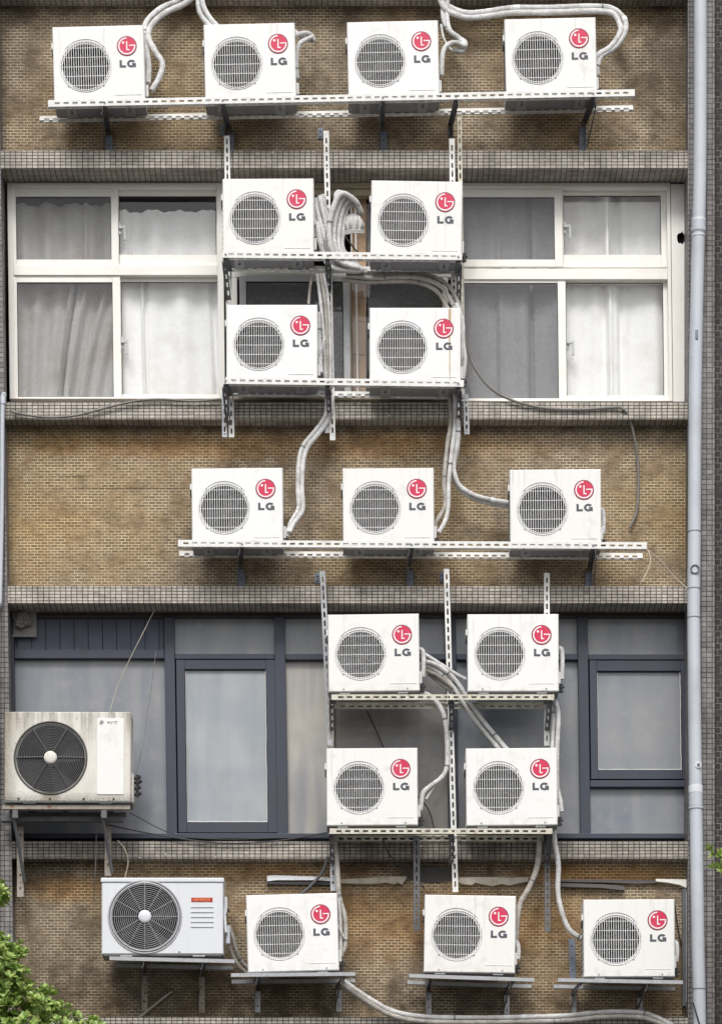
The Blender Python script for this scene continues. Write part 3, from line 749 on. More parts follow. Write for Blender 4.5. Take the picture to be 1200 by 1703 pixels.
# tongue-and-groove boards
m = MB(); bx0 = 64
n = 0
x = 30.0
while x < 274:
    x2 = min(x + 23.6, 274.5); m.bbox(X(x + 0.4, y), X(x2 - 0.4, y), y + 0.045, y + 0.06, Z(1081, y), Z(1026.5, y), 0.003); x = x2
m.box(X(25.5, y), X(274.5, y), y + 0.062, y + 0.07, Z(1081, y), Z(1026.5, y))
W.mesh(m, 'board_panel', 'board_blue', W.root)
# wrought ornament
m = MB(); oc = P(42, 1032, y); yy = y - 0.02
m.bbox(X(22, y), X(63, y), y - 0.0, y + 0.03, Z(1057, y), Z(1012, y), 0.004)
m.bbox(X(22, y), X(63, y), y - 0.012, y - 0.001, Z(1060, y), Z(1056, y), 0.002)
random.seed(11)
for i in range(34):
    a = random.uniform(0, 6.28); r0 = random.uniform(0.0, 0.06); cx, cz = oc.x + r0 * math.cos(a), oc.z + r0 * math.sin(a) * 0.9
    rr = random.uniform(0.018, 0.045); st = random.uniform(0, 6.28)
    m.tube([(cx + rr * (1 - k / 14) * math.cos(st + k * 0.6), yy - 0.01 - random.uniform(0, 0.03), cz + rr * (1 - k / 14) * math.sin(st + k * 0.6)) for k in range(9)], 0.008, 6)
W.mesh(m, 'ornament', 'iron', W.root)

# ------------------------------------------------------------------ neighbour building and drainpipes
nb = empty('neighbour_building', (X(1187) + 2, 0.1, 0), 'dark brick neighbouring building beyond the grey drainpipe at the right edge', 'building')
m = MB(); m.box(-2 - 0.01, 3.0, -0.10 + 0.0, 3.2, 0, zt0 + 1.0); m.build('wall', 'dark_brick', nb)
m = MB(); m.box(-2.02, 3.05, -0.14, 3.25, zt0 + 1.0, zt0 + 1.15); m.build('coping', 'concrete', nb)

dp = empty('drainpipe', (X(1160, -0.26), -0.26, 0), 'tall blue-grey plastic drainpipe running down the right side of the facade', 'drainpipe')
path = [(1163, -600), (1164, -50), (1164, 150), (1163, 300), (1160, 420), (1157, 560), (1155, 720), (1154, 900), (1153, 1000), (1154, 1150), (1156, 1300), (1158, 1440), (1160, 1560), (1163, 1703), (1165, 2500)]
pts = [P(a, b, -0.26) - dp.location for a, b in path]
pts[0].z = zt0; pts[-1].z = 0
m = MB(); m.tube([pts[0]] + spline(pts[1:-1], 6) + [pts[-1]], 0.054, 20); m.build('pipe', 'pvc', dp)
def at_pipe(py):
    for (a, b), (c, d) in zip(path, path[1:]):
        if b <= py <= d: return P(a + (c - a) * (py - b) / (d - b), py, -0.26) - dp.location
for (py, h, r) in ((377, 0.10, 0.058), (382, 0.03, 0.062), (1325, 0.16, 0.0575), (1344, 0.02, 0.061)):
    p = at_pipe(py); m = MB(); m.tube([p + Vector((0, 0, h / 2)), p + Vector((0, 0, 0.0)), p - Vector((0, 0, h / 2))], r, 20); m.build('collar', 'pvc', dp)
for (py, h) in ((366, 0.02), (1313, 0.06), (393, 0.008)):
    p = at_pipe(py); m = MB(); m.tube([p + Vector((0, 0, h / 2)), p - Vector((0, 0, h / 2))], 0.0585, 20); m.build('sealant_band', 'pvc_white', dp)
for py in (885, 980, 1646, 1028):
    p = at_pipe(py); m = MB(); m.tube([p + Vector((0, 0, 0.004)), p - Vector((0, 0, 0.004))], 0.056, 20); m.build('strap', 'tape', dp)
p = at_pipe(950)
m = MB(); m.ring((p.x + 0.002, p.y - 0.058, p.z), 0.034, 0.006, 24, 6); m.build('clip_ring', 'tape', dp)
p = at_pipe(1275)
m = MB(); m.disc((p.x + 0.018, 0, p.z), 0.026, p.y - 0.06, p.y - 0.045, 20); m.build('plug', 'pvc_white', dp)
m = MB(); m.disc((p.x + 0.02, 0, p.z), 0.014, p.y - 0.066, p.y - 0.0605, 16); m.build('plug_hole', 'tape', dp)
p = at_pipe(560); m = MB(); m.bbox(p.x - 0.012, p.x + 0.01, p.y - 0.062, p.y - 0.045, p.z - 0.04, p.z + 0.04, 0.004); m.build('inspection_cap', 'steel_blue', dp)

d2 = empty('drainpipe', (X(3, -0.22), -0.22, 0), 'slim grey pipe hugging the left pilaster below the cream window', 'drainpipe')
pts = [P(5, 655, -0.22), P(4, 700, -0.22), P(3, 850, -0.22), P(0, 1000, -0.22), P(-4, 1200, -0.22), Vector((X(-6, -0.22), -0.22, 0))]
m = MB(); m.tube([q - d2.location for q in spline(pts, 4)], 0.018, 12); m.build('pipe', 'pvc', d2)
q = P(5, 662, -0.22) - d2.location
m = MB(); m.tube([q + Vector((0.0, 0.06, 0.05)), q + Vector((0, 0.02, 0.03)), q, q - Vector((0, 0, 0.05))], 0.023, 12); m.build('elbow', 'pvc', d2)

# ------------------------------------------------------------------ air conditioners
UW, UH, UD = 0.744, 0.647, 0.25
FC = (-UW / 2 + 0.265, UH - 0.33)      # fan centre (x, z)
FR = 0.215
def make_lg():
    root = empty('air_conditioner', (0, 0, 0), 'x', 'air conditioner', 'white split air conditioners with a crimson round badge')
    f = -UD / 2; zb = 0.014
    # casing: sides, top, back, with chamfered front edge
    m = MB(); c = 0.007; x0, x1, z0, z1 = -UW / 2, UW / 2, zb, UH
    N = 64; hole = [(FC[0] + FR * math.cos(2 * math.pi * i / N), FC[1] + FR * math.sin(2 * math.pi * i / N)) for i in range(N)]
    rect_hole(m, x0, x1, z0, z1, f, hole, c)
    a = [(x0 + c, f, z0 + c), (x1 - c, f, z0 + c), (x1 - c, f, z1 - c), (x0 + c, f, z1 - c)]
    b = [(x0, f + c, z0), (x1, f + c, z0), (x1, f + c, z1), (x0, f + c, z1)]
    d = [(x0, -f, z0), (x1, -f, z0), (x1, -f, z1), (x0, -f, z1)]
    m.add(a + b + d, [(0, 4, 5, 1), (1, 5, 6, 2), (2, 6, 7, 3), (3, 7, 4, 0), (5, 9, 10, 6), (6, 10, 11, 7), (7, 11, 8, 4), (8, 11, 10, 9)])
    # round recess, pressed rim
    m.lathe((FC[0], f, FC[1]), [(FR, 0.0), (FR - 0.004, 0.003), (FR - 0.012, 0.010), (FR - 0.018, 0.012), (FR - 0.020, 0.022), (FR - 0.024, 0.024)], N)
    # pressed outline of the service panel, seam and little screws
    m.bbox(0.13, 0.34, f - 0.003, f + 0.004, 0.075, 0.080, 0.001)
    m.bbox(0.116, 0.119, f - 0.0015, f + 0.004, 0.03, UH - 0.03, 0.0006)
    body = m.build('casing', 'unit_white', root)
    for (x, z) in [(FC[0] + FR * 1.0 * math.cos(R(t)), FC[1] + FR * 1.0 * math.sin(R(t))) for t in (48, 132, 228, 312)] + [(-0.25, 0.035), (0.27, 0.035)]:
        m = MB(); m.disc((x, 0, z), 0.0065, f - 0.004, f + 0.003, 10); m.build('screw', 'base_grey', body)
    m = MB(); N2 = 30
    for i in range(N2):
        t0, t1 = R(38 + 104 * i / N2), R(38 + 104 * (i + 1) / N2); w0 = 0.0042 * math.sin(math.pi * (i + 0.0) / N2) + 0.001; w1 = 0.0042 * math.sin(math.pi * (i + 1) / N2) + 0.001
        q = [(FC[0] + r_ * math.cos(t), FC[1] + r_ * math.sin(t)) for r_, t in ((FR + 0.0035, t0), (FR + 0.0035 + w0, t0), (FR + 0.0035 + w1, t1), (FR + 0.0035, t1))]
        m.slab(q, f - 0.0012, f + 0.002)
    m.build('rim_gap', 'steel_dark', root)
    m = MB(); cc = (FC[0], 0, FC[1])
    m.lathe((FC[0], 0, FC[1]), [(FR - 0.018, f + 0.0235), (FR - 0.018, 0.085)], 40)
    m.lathe((FC[0], 0, FC[1]), [(FR - 0.016, 0.0999), (0.0005, 0.1)], 40)
    m.build('fan_shroud', 'cavity', root)
    m = MB(); m.disc(cc, FR - 0.02, 0.083, 0.09, 40); m.build('condenser_coil', 'coil', root)
    m = MB()
    for k in range(3):
        vs = []; fs = []; nn = 7
        for i in range(nn):
            rr = 0.045 + (FR - 0.075) * i / (nn - 1)
            for j in range(5):
                t = j / 4 - 0.5; a = 2 * math.pi * k / 3 + t * (0.75 + 0.25 * i / nn) + 0.25 * i / nn
                vs.append((FC[0] + rr * math.cos(a), 0.02 + t * 0.06, FC[1] + rr * math.sin(a)))
        for i in range(nn - 1):
            for j in range(4): q = i * 5 + j; fs.append((q, q + 1, q + 6, q + 5))
        m.add(vs, fs, True)
    m.disc(cc, 0.045, -0.02, 0.06, 20)
    m.build('fan', 'fan', root)
    # wire grille
    m = MB(); gy = f - 0.004; Rg = FR - 0.009; w = 0.0021
    n = 21; pit = 2 * Rg / (n + 0.6)
    for i in range(n):
        x = (i - (n - 1) / 2) * pit; h = math.sqrt(max(Rg * Rg - x * x, 0)); 
        m.box(FC[0] + x - w, FC[0] + x + w, gy, gy + 0.004, FC[1] - h, FC[1] + h)
    for k in (-2, -1, 0, 1, 2):
        z = k * 0.0765; h = math.sqrt(Rg * Rg - z * z); m.box(FC[0] - h, FC[0] + h, gy + 0.0045, gy + 0.0095, FC[1] + z - 0.0015, FC[1] + z + 0.0015)
    m.ring((FC[0], gy + 0.004, FC[1]), Rg, 0.0045, 64, 6); m.ring((FC[0], gy + 0.006, FC[1]), Rg - 0.016, 0.003, 64, 5)
    m.build('fan_grille', 'wire', root)
    # badge
    bc = (0.2325, UH - 0.172); br = 0.082
    m = MB(); m.disc((bc[0], 0, bc[1]), br, f - 0.002, f + 0.002, 48); badge = m.build('badge', 'logo_edge', root)
    m = MB(); m.disc((bc[0], 0, bc[1]), br * 0.93, f - 0.0035, f - 0.0021, 48); m.build('badge_face', 'logo_red', badge)
    m = MB(); y0, y1 = f - 0.005, f - 0.0036; s = br
    m.arc(bc, s * 0.73, s * 0.86, R(92), R(360 - 1), y0, y1, 40)
    m.slab([(bc[0] + s * 0.22, bc[1] - s * 0.005), (bc[0] + s * 0.86, bc[1] - s * 0.005), (bc[0] + s * 0.86, bc[1] + s * 0.105), (bc[0] + s * 0.22, bc[1] + s * 0.105)], y0 - 0.0003, y1)
    m.slab([(bc[0] - s * 0.06, bc[1] + s * 0.46), (bc[0] + s * 0.06, bc[1] + s * 0.46), (bc[0] + s * 0.06, bc[1] - s * 0.33), (bc[0] + s * 0.26, bc[1] - s * 0.33), (bc[0] + s * 0.26, bc[1] - s * 0.44), (bc[0] - s * 0.06, bc[1] - s * 0.44)], y0, y1)
    m.disc((bc[0] - s * 0.36, 0, bc[1] + s * 0.33), s * 0.12, y0, y1, 16)
    m.build('badge_symbol', 'logo_white', badge)
    # letters L G
    m = MB(); tz = UH - 0.346; hgt = 0.060; tx = 0.170; st = 0.019; y0, y1 = f - 0.002, f + 0.002
    m.slab([(tx, tz), (tx + 0.052, tz), (tx + 0.052, tz + st * 0.9), (tx + st, tz + st * 0.9), (tx + st, tz + hgt), (tx, tz + hgt)], y0, y1)
    gc = (tx + 0.0975, tz + hgt / 2); ra = hgt / 2 + 0.0015
    def ell(r0x, r0z, t): return (gc[0] + r0x * math.cos(t), gc[1] + r0z * math.sin(t))
    nn = 26; a0, a1 = R(38), R(340)
    for i in range(nn):
        t0 = a0 + (a1 - a0) * i / nn; t1 = a0 + (a1 - a0) * (i + 1) / nn
        m.slab([ell(0.0175, 0.0145, t0), ell(0.0365, ra, t0), ell(0.0365, ra, t1), ell(0.0175, 0.0145, t1)], y0, y1)
    m.slab([(gc[0] + 0.004, gc[1] - 0.009), (gc[0] + 0.0355, gc[1] - 0.009), (gc[0] + 0.0355, gc[1] + 0.0045), (gc[0] + 0.004, gc[1] + 0.0045)], y0 - 0.0004, y1)
    m.slab([(gc[0] + 0.022, tz + 0.001), (gc[0] + 0.0357, tz + 0.001), (gc[0] + 0.0357, gc[1] - 0.0092), (gc[0] + 0.022, gc[1] - 0.0092)], y0 - 0.0004, y1)
    m.build('lettering', 'letters', root)
    # base pan and feet
    m = MB(); m.bbox(x0 + 0.004, x1 - 0.004, f + 0.01, -f - 0.002, zb - 0.003, zb + 0.004, 0.001)
    for dx in (-0.28, -0.12, 0.02, 0.17): m.disc
    m.build('base_pan', 'base_grey', root)
    for sx in (-0.24, 0.235):
        m = MB()
        for (xa_, xb_) in ((sx - 0.042, sx - 0.010), (sx + 0.010, sx + 0.042)): m.bbox(xa_, xb_, f + 0.012, -f + 0.02, 0.0, zb - 0.0035, 0.0015)
        m.box(sx - 0.0099, sx + 0.0099, f + 0.012, f + 0.07, 0.0005, zb - 0.004); m.box(sx - 0.0099, sx + 0.0099, 0.03, -f + 0.02, 0.0005, zb - 0.004)
        m.build('foot', 'galv', root)
    # left carrying grip
    m = MB(); m.bbox(x0 - 0.014, x0 - 0.0005, f + 0.03, f + 0.13, UH - 0.165, UH - 0.115, 0.003); h_ = m.build('grip', 'unit_white', root)
    m = MB(); m.bbox(x0 - 0.013, x0 - 0.0005, f + 0.03, f + 0.13, UH - 0.21, UH - 0.166, 0.003); m.build('grip_recess', 'black', h_)
    m = MB()
    for i in range(9): m.box(x0 - 0.003, x0 - 0.0003, f + 0.02, -f - 0.03, 0.08 + i * 0.045, 0.088 + i * 0.045)
    m.build('side_fins', 'steel_dark', root)
    # right side: valve cover, two service valves
    m = MB(); m.bbox(x1 + 0.0005, x1 + 0.022, -0.03, 0.09, 0.10, 0.20, 0.006); m.build('valve_cover', 'unit_white', root)
    for (zz_, ln) in ((0.075, 0.052), (0.04, 0.044)):
        m = MB(); m.tube([(x1 + 0.0005, -0.02, zz_), (x1 + ln * 0.5, -0.02, zz_), (x1 + ln, -0.02, zz_ + 0.002)], 0.010, 8)
        m.tube([(x1 + ln * 0.55, -0.02, zz_ - 0.012), (x1 + ln * 0.55, -0.02, zz_ + 0.026)], 0.012, 8)
        m.build('service_valve', 'black', root)
    return root

YF = -0.455
YU = YF + UD / 2
lg = make_lg()
units = [
 (166, 174, 1.5, 'white air conditioner at the far left end of the topmost shelf'),
 (417, 170, 1.3, 'white air conditioner second from the left on the topmost shelf, pipes behind its corner'),
 (655, 166, 1.3, 'white air conditioner third from the left on the topmost shelf, beside the curled pipe end'),
 (917, 161, 1.3, 'white air conditioner at the right end of the topmost shelf under the long arching pipes'),
 (446, 428, 0.2, 'white air conditioner on the upper left of the cream-window rack, left of the coiled pipes'),
 (691, 432, -0.9, 'white air conditioner on the upper right of the cream-window rack, right of the coiled pipes'),
 (452, 638, 0.0, 'white air conditioner on the lower left of the cream-window rack, beside the tied hanging pipes'),
 (690, 643, 0.0, 'white air conditioner with a brown rust streak down its right edge on the cream-window rack'),
 (395, 910, 0.5, 'white air conditioner at the left of the middle shelf of three'),
 (646, 910, 0.4, 'white air conditioner in the centre of the middle shelf of three'),
 (924, 912, 0.5, 'white air conditioner at the right of the middle shelf of three, pipes entering behind it'),
 (622, 1153, 0.7, 'white air conditioner on the upper left of the navy-window rack beside the blue post'),
 (853, 1153, 0.2, 'white air conditioner on the upper right of the navy-window rack'),
 (619, 1376, 0.4, 'white air conditioner on the lower left of the navy-window rack beside a bent pipe'),
 (851, 1376, 0.5, 'white air conditioner on the lower right of the navy-window rack below the slanting pipes'),
 (488, 1619, 1.5, 'tilted white air conditioner on its own short shelf right beside the older grey unit'),
 (780, 1621, -0.8, 'white air conditioner on its own short shelf in the middle of the bottom row'),
 (1046, 1628, 0.3, 'white air conditioner with smudged top right corner, last on the right of the bottom row'),
]
for i, (px, py, ang, lab) in enumerate(units):
    o = lg if i == 0 else copy_tree(lg)
    o.location = (X(px, YF), YU, Z(py, YF)); o.rotation_euler = (0, -R(ang), 0); o['label'] = lab
    if 'rust streak' in lab:
        m = MB()
        random.seed(5); xs = UW / 2 - 0.088
        for k in range(1):
            l = []; r_ = []
            for q in range(15):
                z = UH - 0.008 - q * 0.042; wv = 0.012 * (1 - q / 22) + random.uniform(-0.002, 0.002)
                l.append((xs - wv, z)); r_.append((xs + wv * 0.7 + random.uniform(-0.001, 0.001), z))
            for q in range(14): m.slab([l[q], r_[q], r_[q + 1], l[q + 1]], -UD / 2 - 0.0015, -UD / 2 + 0.001)
        t = NT('rust run'); n1 = t.noise(t.scale(t.tc(), (60, 60, 6)), 1.0, 4, 0.7); t.out(t.mix(t.rng(n1, 0.35, 0.65), (0.62, 0.52, 0.38, 1), (0.36, 0.22, 0.09, 1)), 0.7)
        m.build('rust_stain', t.m, o)

def round_grille(root, c, Rr, f, rings, spokes, mat, hubr, hubmat, rim_mat, depth=0.02):
    m = MB(); rw = 0.0022
    for i in range(rings):
        rr = hubr + (Rr - hubr) * (i + 1) / rings; m.ring((c[0], f - depth * (1 - (rr / Rr) ** 2) - 0.003, c[1]), rr, rw, 56, 4)
    if mat == 'wire_dark': m.build('fan_grille', 'wire_mid', root); m = MB()
    for (a, wd) in spokes:
        ca, sa = math.cos(a), math.sin(a); pts = [(c[0] + ca * r_, f - depth * (1 - (r_ / Rr) ** 2) - 0.008, c[1] + sa * r_) for r_ in [hubr + (Rr - hubr) * k / 6 for k in range(7)]]
        m.tube(pts, wd, 5)
    m.build('grille_spokes' if mat == 'wire_dark' else 'fan_grille', mat, root)
    m = MB(); m.lathe((c[0], f - depth - 0.008, c[1]), [(hubr, 0.012), (hubr * 0.96, 0.002), (hubr * 0.6, -0.004), (0.0005, -0.005)], 28); m.build('hub_cap', hubmat, root)

def old_unit(name, W_, H_, D_, fc, Rr, mat, lab, top_cap, rings, spokes, wmat, hubr, rimmat):
    root = empty(name, (0, 0, 0), lab, 'air conditioner')
    f = -D_ / 2; c = 0.008; x0, x1, z0, z1 = -W_ / 2, W_ / 2, 0.012, H_; m = MB(); N = 64
    hole = [(fc[0] + Rr * math.cos(2 * math.pi * i / N), fc[1] + Rr * math.sin(2 * math.pi * i / N)) for i in range(N)]
    rect_hole(m, x0, x1, z0, z1, f, hole, c)
    a = [(x0 + c, f, z0 + c), (x1 - c, f, z0 + c), (x1 - c, f, z1 - c), (x0 + c, f, z1 - c)]
    b = [(x0, f + c, z0), (x1, f + c, z0), (x1, f + c, z1), (x0, f + c, z1)]
    d = [(x0, -f, z0), (x1, -f, z0), (x1, -f, z1), (x0, -f, z1)]
    m.add(a + b + d, [(0, 4, 5, 1), (1, 5, 6, 2), (2, 6, 7, 3), (3, 7, 4, 0), (5, 9, 10, 6), (6, 10, 11, 7), (7, 11, 8, 4), (8, 11, 10, 9)])
    m.lathe((fc[0], f, fc[1]), [(Rr, 0.0), (Rr - 0.004, 0.003), (Rr - 0.016, 0.012), (Rr - 0.02, 0.05)], N)
    m.build('casing', mat, root)
    m = MB(); m.ring((fc[0], f - 0.002, fc[1]), Rr - 0.002, 0.007, 64, 6); m.build('grille_rim', rimmat, root)
    m = MB(); m.lathe((fc[0], 0, fc[1]), [(Rr - 0.018, f + 0.05), (Rr - 0.018, D_ / 2 - 0.03), (0.0005, D_ / 2 - 0.029)], 40); m.build('fan_shroud', 'cavity', root)
    m = MB()
    for k in range(4):
        vs = []; fs = []; nn = 7
        for i in range(nn):
            rr = 0.05 + (Rr - 0.09) * i / (nn - 1)
            for j in range(5):
                t = j / 4 - 0.5; aa = 2 * math.pi * k / 4 + 0.3 + t * 0.8 + 0.2 * i / nn
                vs.append((fc[0] + rr * math.cos(aa), -0.01 + t * 0.05, fc[1] + rr * math.sin(aa)))
        for i in range(nn - 1):
            for j in range(4): q = i * 5 + j; fs.append((q, q + 1, q + 6, q + 5))
        m.add(vs, fs, True)
    m.disc((fc[0], 0, fc[1]), 0.05, -0.06, 0.06, 20); m.build('fan', 'fan', root)
    round_grille(root, fc, Rr - 0.018, f, rings, spokes, wmat, hubr, mat if wmat != 'wire_grey' else 'unit_grey', rimmat)
    if top_cap:
        m = MB(); m.bbox(x0 - 0.008, x1 + 0.008, f - 0.008, -f + 0.005, H_ + 0.0005, H_ + 0.038, 0.008); m.build('lid', mat, root)
    m = MB(); m.bbox(x0 + 0.01, x1 - 0.01, f + 0.01, -f - 0.004, 0.004, 0.0115, 0.001); m.build('base_pan', 'base_grey', root)
    for sx in (-W_ * 0.3, W_ * 0.3):
        m = MB(); m.bbox(sx - 0.05, sx + 0.05, f + 0.005, -f + 0.02, -0.006, 0.0035, 0.002); m.build('foot', 'galv', root)
    return root

# big weathered unit at the left
YA = -0.50
Wa, Ha = 210 / 203.9, 152 / 203.9
fcA = (-Wa / 2 + 77 / 203.9, Ha - 77 / 203.9)
uA = old_unit('air_conditioner', Wa, Ha, 0.30, fcA, 60.5 / 203.9, 'unit_dirty', 'large stained beige air conditioner with black round grille, leaning at the left edge', False, 17,
    [(R(t), 0.0075) for t in (0, 60, 122, 180, 240, 300)] + [(R(270), 0.005)], 'wire_dark', 0.055, 'wire_dark')
uA.location = (X(112, YA), YA + 0.15, Z(1336, YA)); uA.rotation_euler = (0, R(0.15), 0)
fA = -0.15
m = MB(); m.bbox(Wa / 2 - 0.275, Wa / 2 - 0.055, fA - 0.006, fA + 0.004, 0.07, Ha - 0.055, 0.003)
svc = m.build('service_panel', 'unit_white', uA)
m = MB(); xx, zz1 = Wa / 2 - 0.255, Ha - 0.105
m.slab([(xx, zz1), (xx + 0.03, zz1 + 0.004), (xx + 0.036, zz1 + 0.03), (xx + 0.008, zz1 + 0.034)], fA - 0.0075, fA - 0.0062)
for (a, b, w_, h_) in ((0.062, 0.016, 0.026, 0.008), (0.07, 0.006, 0.01, 0.008), (0.092, 0.004, 0.008, 0.022), (0.106, 0.014, 0.006, 0.012), (0.118, 0.02, 0.03, 0.007), (0.126, 0.004, 0.016, 0.006)):
    m.box(xx + a, xx + a + w_, fA - 0.0075, fA - 0.0062, zz1 + b, zz1 + b + h_)
m.build('faded_logo', 'print_grey', svc)
# grime run below the fan and the bolts of the base flange
m = MB()
for px in (28, 80, 136, 186): 
    x = (px - 112 + 3) / 203.9; m.disc((x, 0, 0.035), 0.009, fA - 0.005, fA + 0.002, 10)
m.build('bolt', 'black', uA)
m = MB(); m.bbox(-Wa / 2 - 0.002, Wa / 2 + 0.002, fA - 0.008, fA - 0.0005, 0.002, 0.014, 0.002); m.build('base_flange', 'steel_dark', uA)
m = MB(); m.bbox(Wa / 2 + 0.0005, Wa / 2 + 0.02, -0.08, 0.1, 0.02, 0.26, 0.004); m.build('valve_cover', 'unit_dirty', uA)
random.seed(2)
for (zq, ln) in ((0.235, 0.05), (0.20, 0.06), (0.15, 0.05), (0.10, 0.055)):
    m = MB(); x1 = Wa / 2 + 0.02
    m.tube([(x1, -0.02, zq), (x1 + ln * 0.6, -0.02, zq), (x1 + ln, -0.03, zq + 0.01)], 0.014, 8); m.tube([(x1 + ln * 0.5, -0.02, zq - 0.02), (x1 + ln * 0.5, -0.02, zq + 0.025)], 0.013, 8)
    m.build('service_valve', 'black', uA)

# grey unit with the lid
YB = -0.46
Wb, Hb = 202 / 203.6, 122 / 203.6
fcB = (-Wb / 2 + 72 / 203.6, Hb - 57.5 / 203.6)
uB = old_unit('air_conditioner', Wb, Hb, 0.28, fcB, 61 / 203.6, 'unit_grey', 'pale grey lidded air conditioner with a red label and round grille, beside the leafy tree', True, 14,
    [(R(30 * k), 0.0022) for k in range(12)], 'wire_grey', 0.055, 'wire_grey')
uB.location = (X(270, YB), YB + 0.14, Z(1590, YB)); uB.rotation_euler = (0, 0, 0)
fB = -0.14
m = MB(); m.ring((fcB[0], fB - 0.003, fcB[1]), 61 / 203.6 - 0.022, 0.008, 64, 6); m.build('inner_rim', 'wire_grey', uB)
rx0 = (318 - 270) / 203.6; rz0 = (1590 - 1500.5) / 203.6
m = MB(); m.box(rx0, rx0 + 0.174, fB - 0.003, fB + 0.001, rz0, rz0 + 0.035); lab = m.build('brand_label', 'label_red', uB)
def text_mesh(txt, size, name, mat, parent, loc, off=0.0, sx=1.0):
    cu = bpy.data.curves.new(name, 'FONT'); cu.body = txt; cu.size = size; cu.extrude = 0.0008; cu.offset = off; cu.align_x = 'CENTER'; cu.align_y = 'CENTER'
    ob = bpy.data.objects.new(name, cu); COL.objects.link(ob)
    dg = bpy.context.evaluated_depsgraph_get(); me = bpy.data.meshes.new_from_object(ob.evaluated_get(dg)); bpy.data.objects.remove(ob)
    for v in me.vertices: x, yv, z = v.co; v.co = (x * sx, -z, yv)
    me.materials.clear(); me.materials.append(M[mat]); me.name = name
    o2 = bpy.data.objects.new(name, me); COL.objects.link(o2); o2.parent = parent; o2.location = loc; return o2
text_mesh('LENNOX', 0.03, 'label_text', 'label_print', lab, (rx0 + 0.087, fB - 0.0042, rz0 + 0.0175), 0.0006, 1.15)
for k in range(5):
    zq = (1590 - (1509.5 + 8.2 * k)) / 203.6
    m = MB(); m.bbox(rx0 - 0.004, rx0 + 0.182, fB - 0.006, fB - 0.0005, zq - 0.0018, zq + 0.0018, 0.0006); m.build('louvre', 'wire_grey', uB)
m = MB()
for px in (233, 298): m.disc(((px - 270) / 203.6, 0, 0.03), 0.007, fB - 0.003, fB + 0.002, 10)
m.build('screw', 'steel_dark', uB)
m = MB(); m.bbox(Wb / 2 + 0.0005, Wb / 2 + 0.03, -0.06, 0.08, 0.36, 0.50, 0.012); m.build('side_grip', 'unit_grey', uB)
m = MB(); m.bbox(Wb / 2 + 0.0305, Wb / 2 + 0.045, -0.03, 0.03, 0.385, 0.41, 0.003); m.build('service_valve', 'black', uB)
m = MB(); m.tube([(Wb / 2 + 0.006, -0.06, 0.40), (Wb / 2 + 0.012, -0.08, 0.3), (Wb / 2 + 0.02, -0.08, 0.2)], 0.012, 8); m.build('service_valve', 'unit_grey', uB)

# ------------------------------------------------------------------ shelves and racks
RY = -0.165     # back flange of the rear rails
FY = -0.462
UP, DN, BK, FW, RT, LT = Vector((0, 0, 1)), Vector((0, 0, -1)), Vector((0, 1, 0)), Vector((0, -1, 0)), Vector((1, 0, 0)), Vector((-1, 0, 0))
def rail_z(r, px): 
    (x0, y0), (x1, y1) = r; return y0 + (y1 - y0) * (px - x0) / (x1 - x0)
def front_rail_up(root, r, mat):
    """r: the lower edge of the rail in the photograph, left and right end"""
    m = MB(); a = P(*r[0], FY); b = P(*r[1], FY); angle_bar(m, a, b, UP, BK); m.build('rail', mat, root)
def rear_rail_up(root, xr, r, mat):
    m = MB(); zf = lambda px: Z(rail_z(r, px), FY)
    a = Vector((X(xr[0], RY), RY, zf(xr[0]))); b = Vector((X(xr[1], RY), RY, zf(xr[1]))); angle_bar(m, a, b, UP, FW); m.build('rail', mat, root)
def rail_down(root, xr, r, yy, back, mat):
    m = MB(); zf = lambda px: Z(rail_z(r, px), FY) - 0.0005
    a = Vector((X(xr[0], yy), yy, zf(xr[0]))); b = Vector((X(xr[1], yy), yy, zf(xr[1]))); angle_bar(m, a, b, DN, back, 0.044, 0.045); m.build('rail', mat, root)
def bracket(root, px_front, px_wall, z_under, drop, mat_arm='steel_dark', mat_plate='steel_blue', y0=FY + 0.006, y1=-0.002, side=1, wp=0.055, brace=True, plate_mat2=None):
    """arm under the rails, plate on the wall, slanting brace"""
    xf, xw = X(px_front, y0), X(px_wall, y1)
    zt_ = z_under - 0.001
    m = MB(); a = Vector((xf, y0, zt_)); b = Vector((xw, y1, zt_))
    strip(m, a, b, DN, Vector((side, 0, 0)), 0.042, 0.004, True); strip(m, a + Vector((side * 0.004, 0, 0)), b + Vector((side * 0.004, 0, 0)), Vector((side, 0, 0)), DN, 0.034, 0.004, False)
    m.build('arm', mat_arm, root)
    m = MB(); a = Vector((xw, y1, zt_ - 0.044)); b = Vector((xw, y1, zt_ - drop))
    strip(m, a, b, Vector((side, 0, 0)), FW, wp, 0.005, True, 0.07, 0.018, 0.010)
    strip(m, a + FW * 0.005, b + FW * 0.005, FW, Vector((side, 0, 0)), 0.03, 0.004, False)
    m.disc((xw + side * wp * 0.55, 0, zt_ - drop + 0.03), 0.009, y1 - 0.018, y1 - 0.0055, 8)
    m.build('wall_plate', mat_plate, root)
    if mat_plate != 'galv' and mat_plate != 'steel_rusty':
        m = MB(); m.disc((xf + side * 0.02, 0, z_under + 0.027), 0.0085, FY - 0.008, FY - 0.0006, 6); m.disc((xf + side * 0.02, 0, z_under + 0.027), 0.0045, FY - 0.014, FY - 0.0082, 8); m.build('bolt', 'galv', root)
    if brace:
        m = MB(); a = Vector((xf - side * 0.005, y0 + 0.03, zt_ - 0.03)); b = Vector((xw - side * 0.005, y1 - 0.03, zt_ - drop + 0.06)); u = (b - a).normalized()
        d = u.cross(Vector((1, 0, 0))).normalized(); m.obox(a, b - a, d * 0.03, Vector((-side * 0.005, 0, 0))); m.build('brace', mat_arm, root)

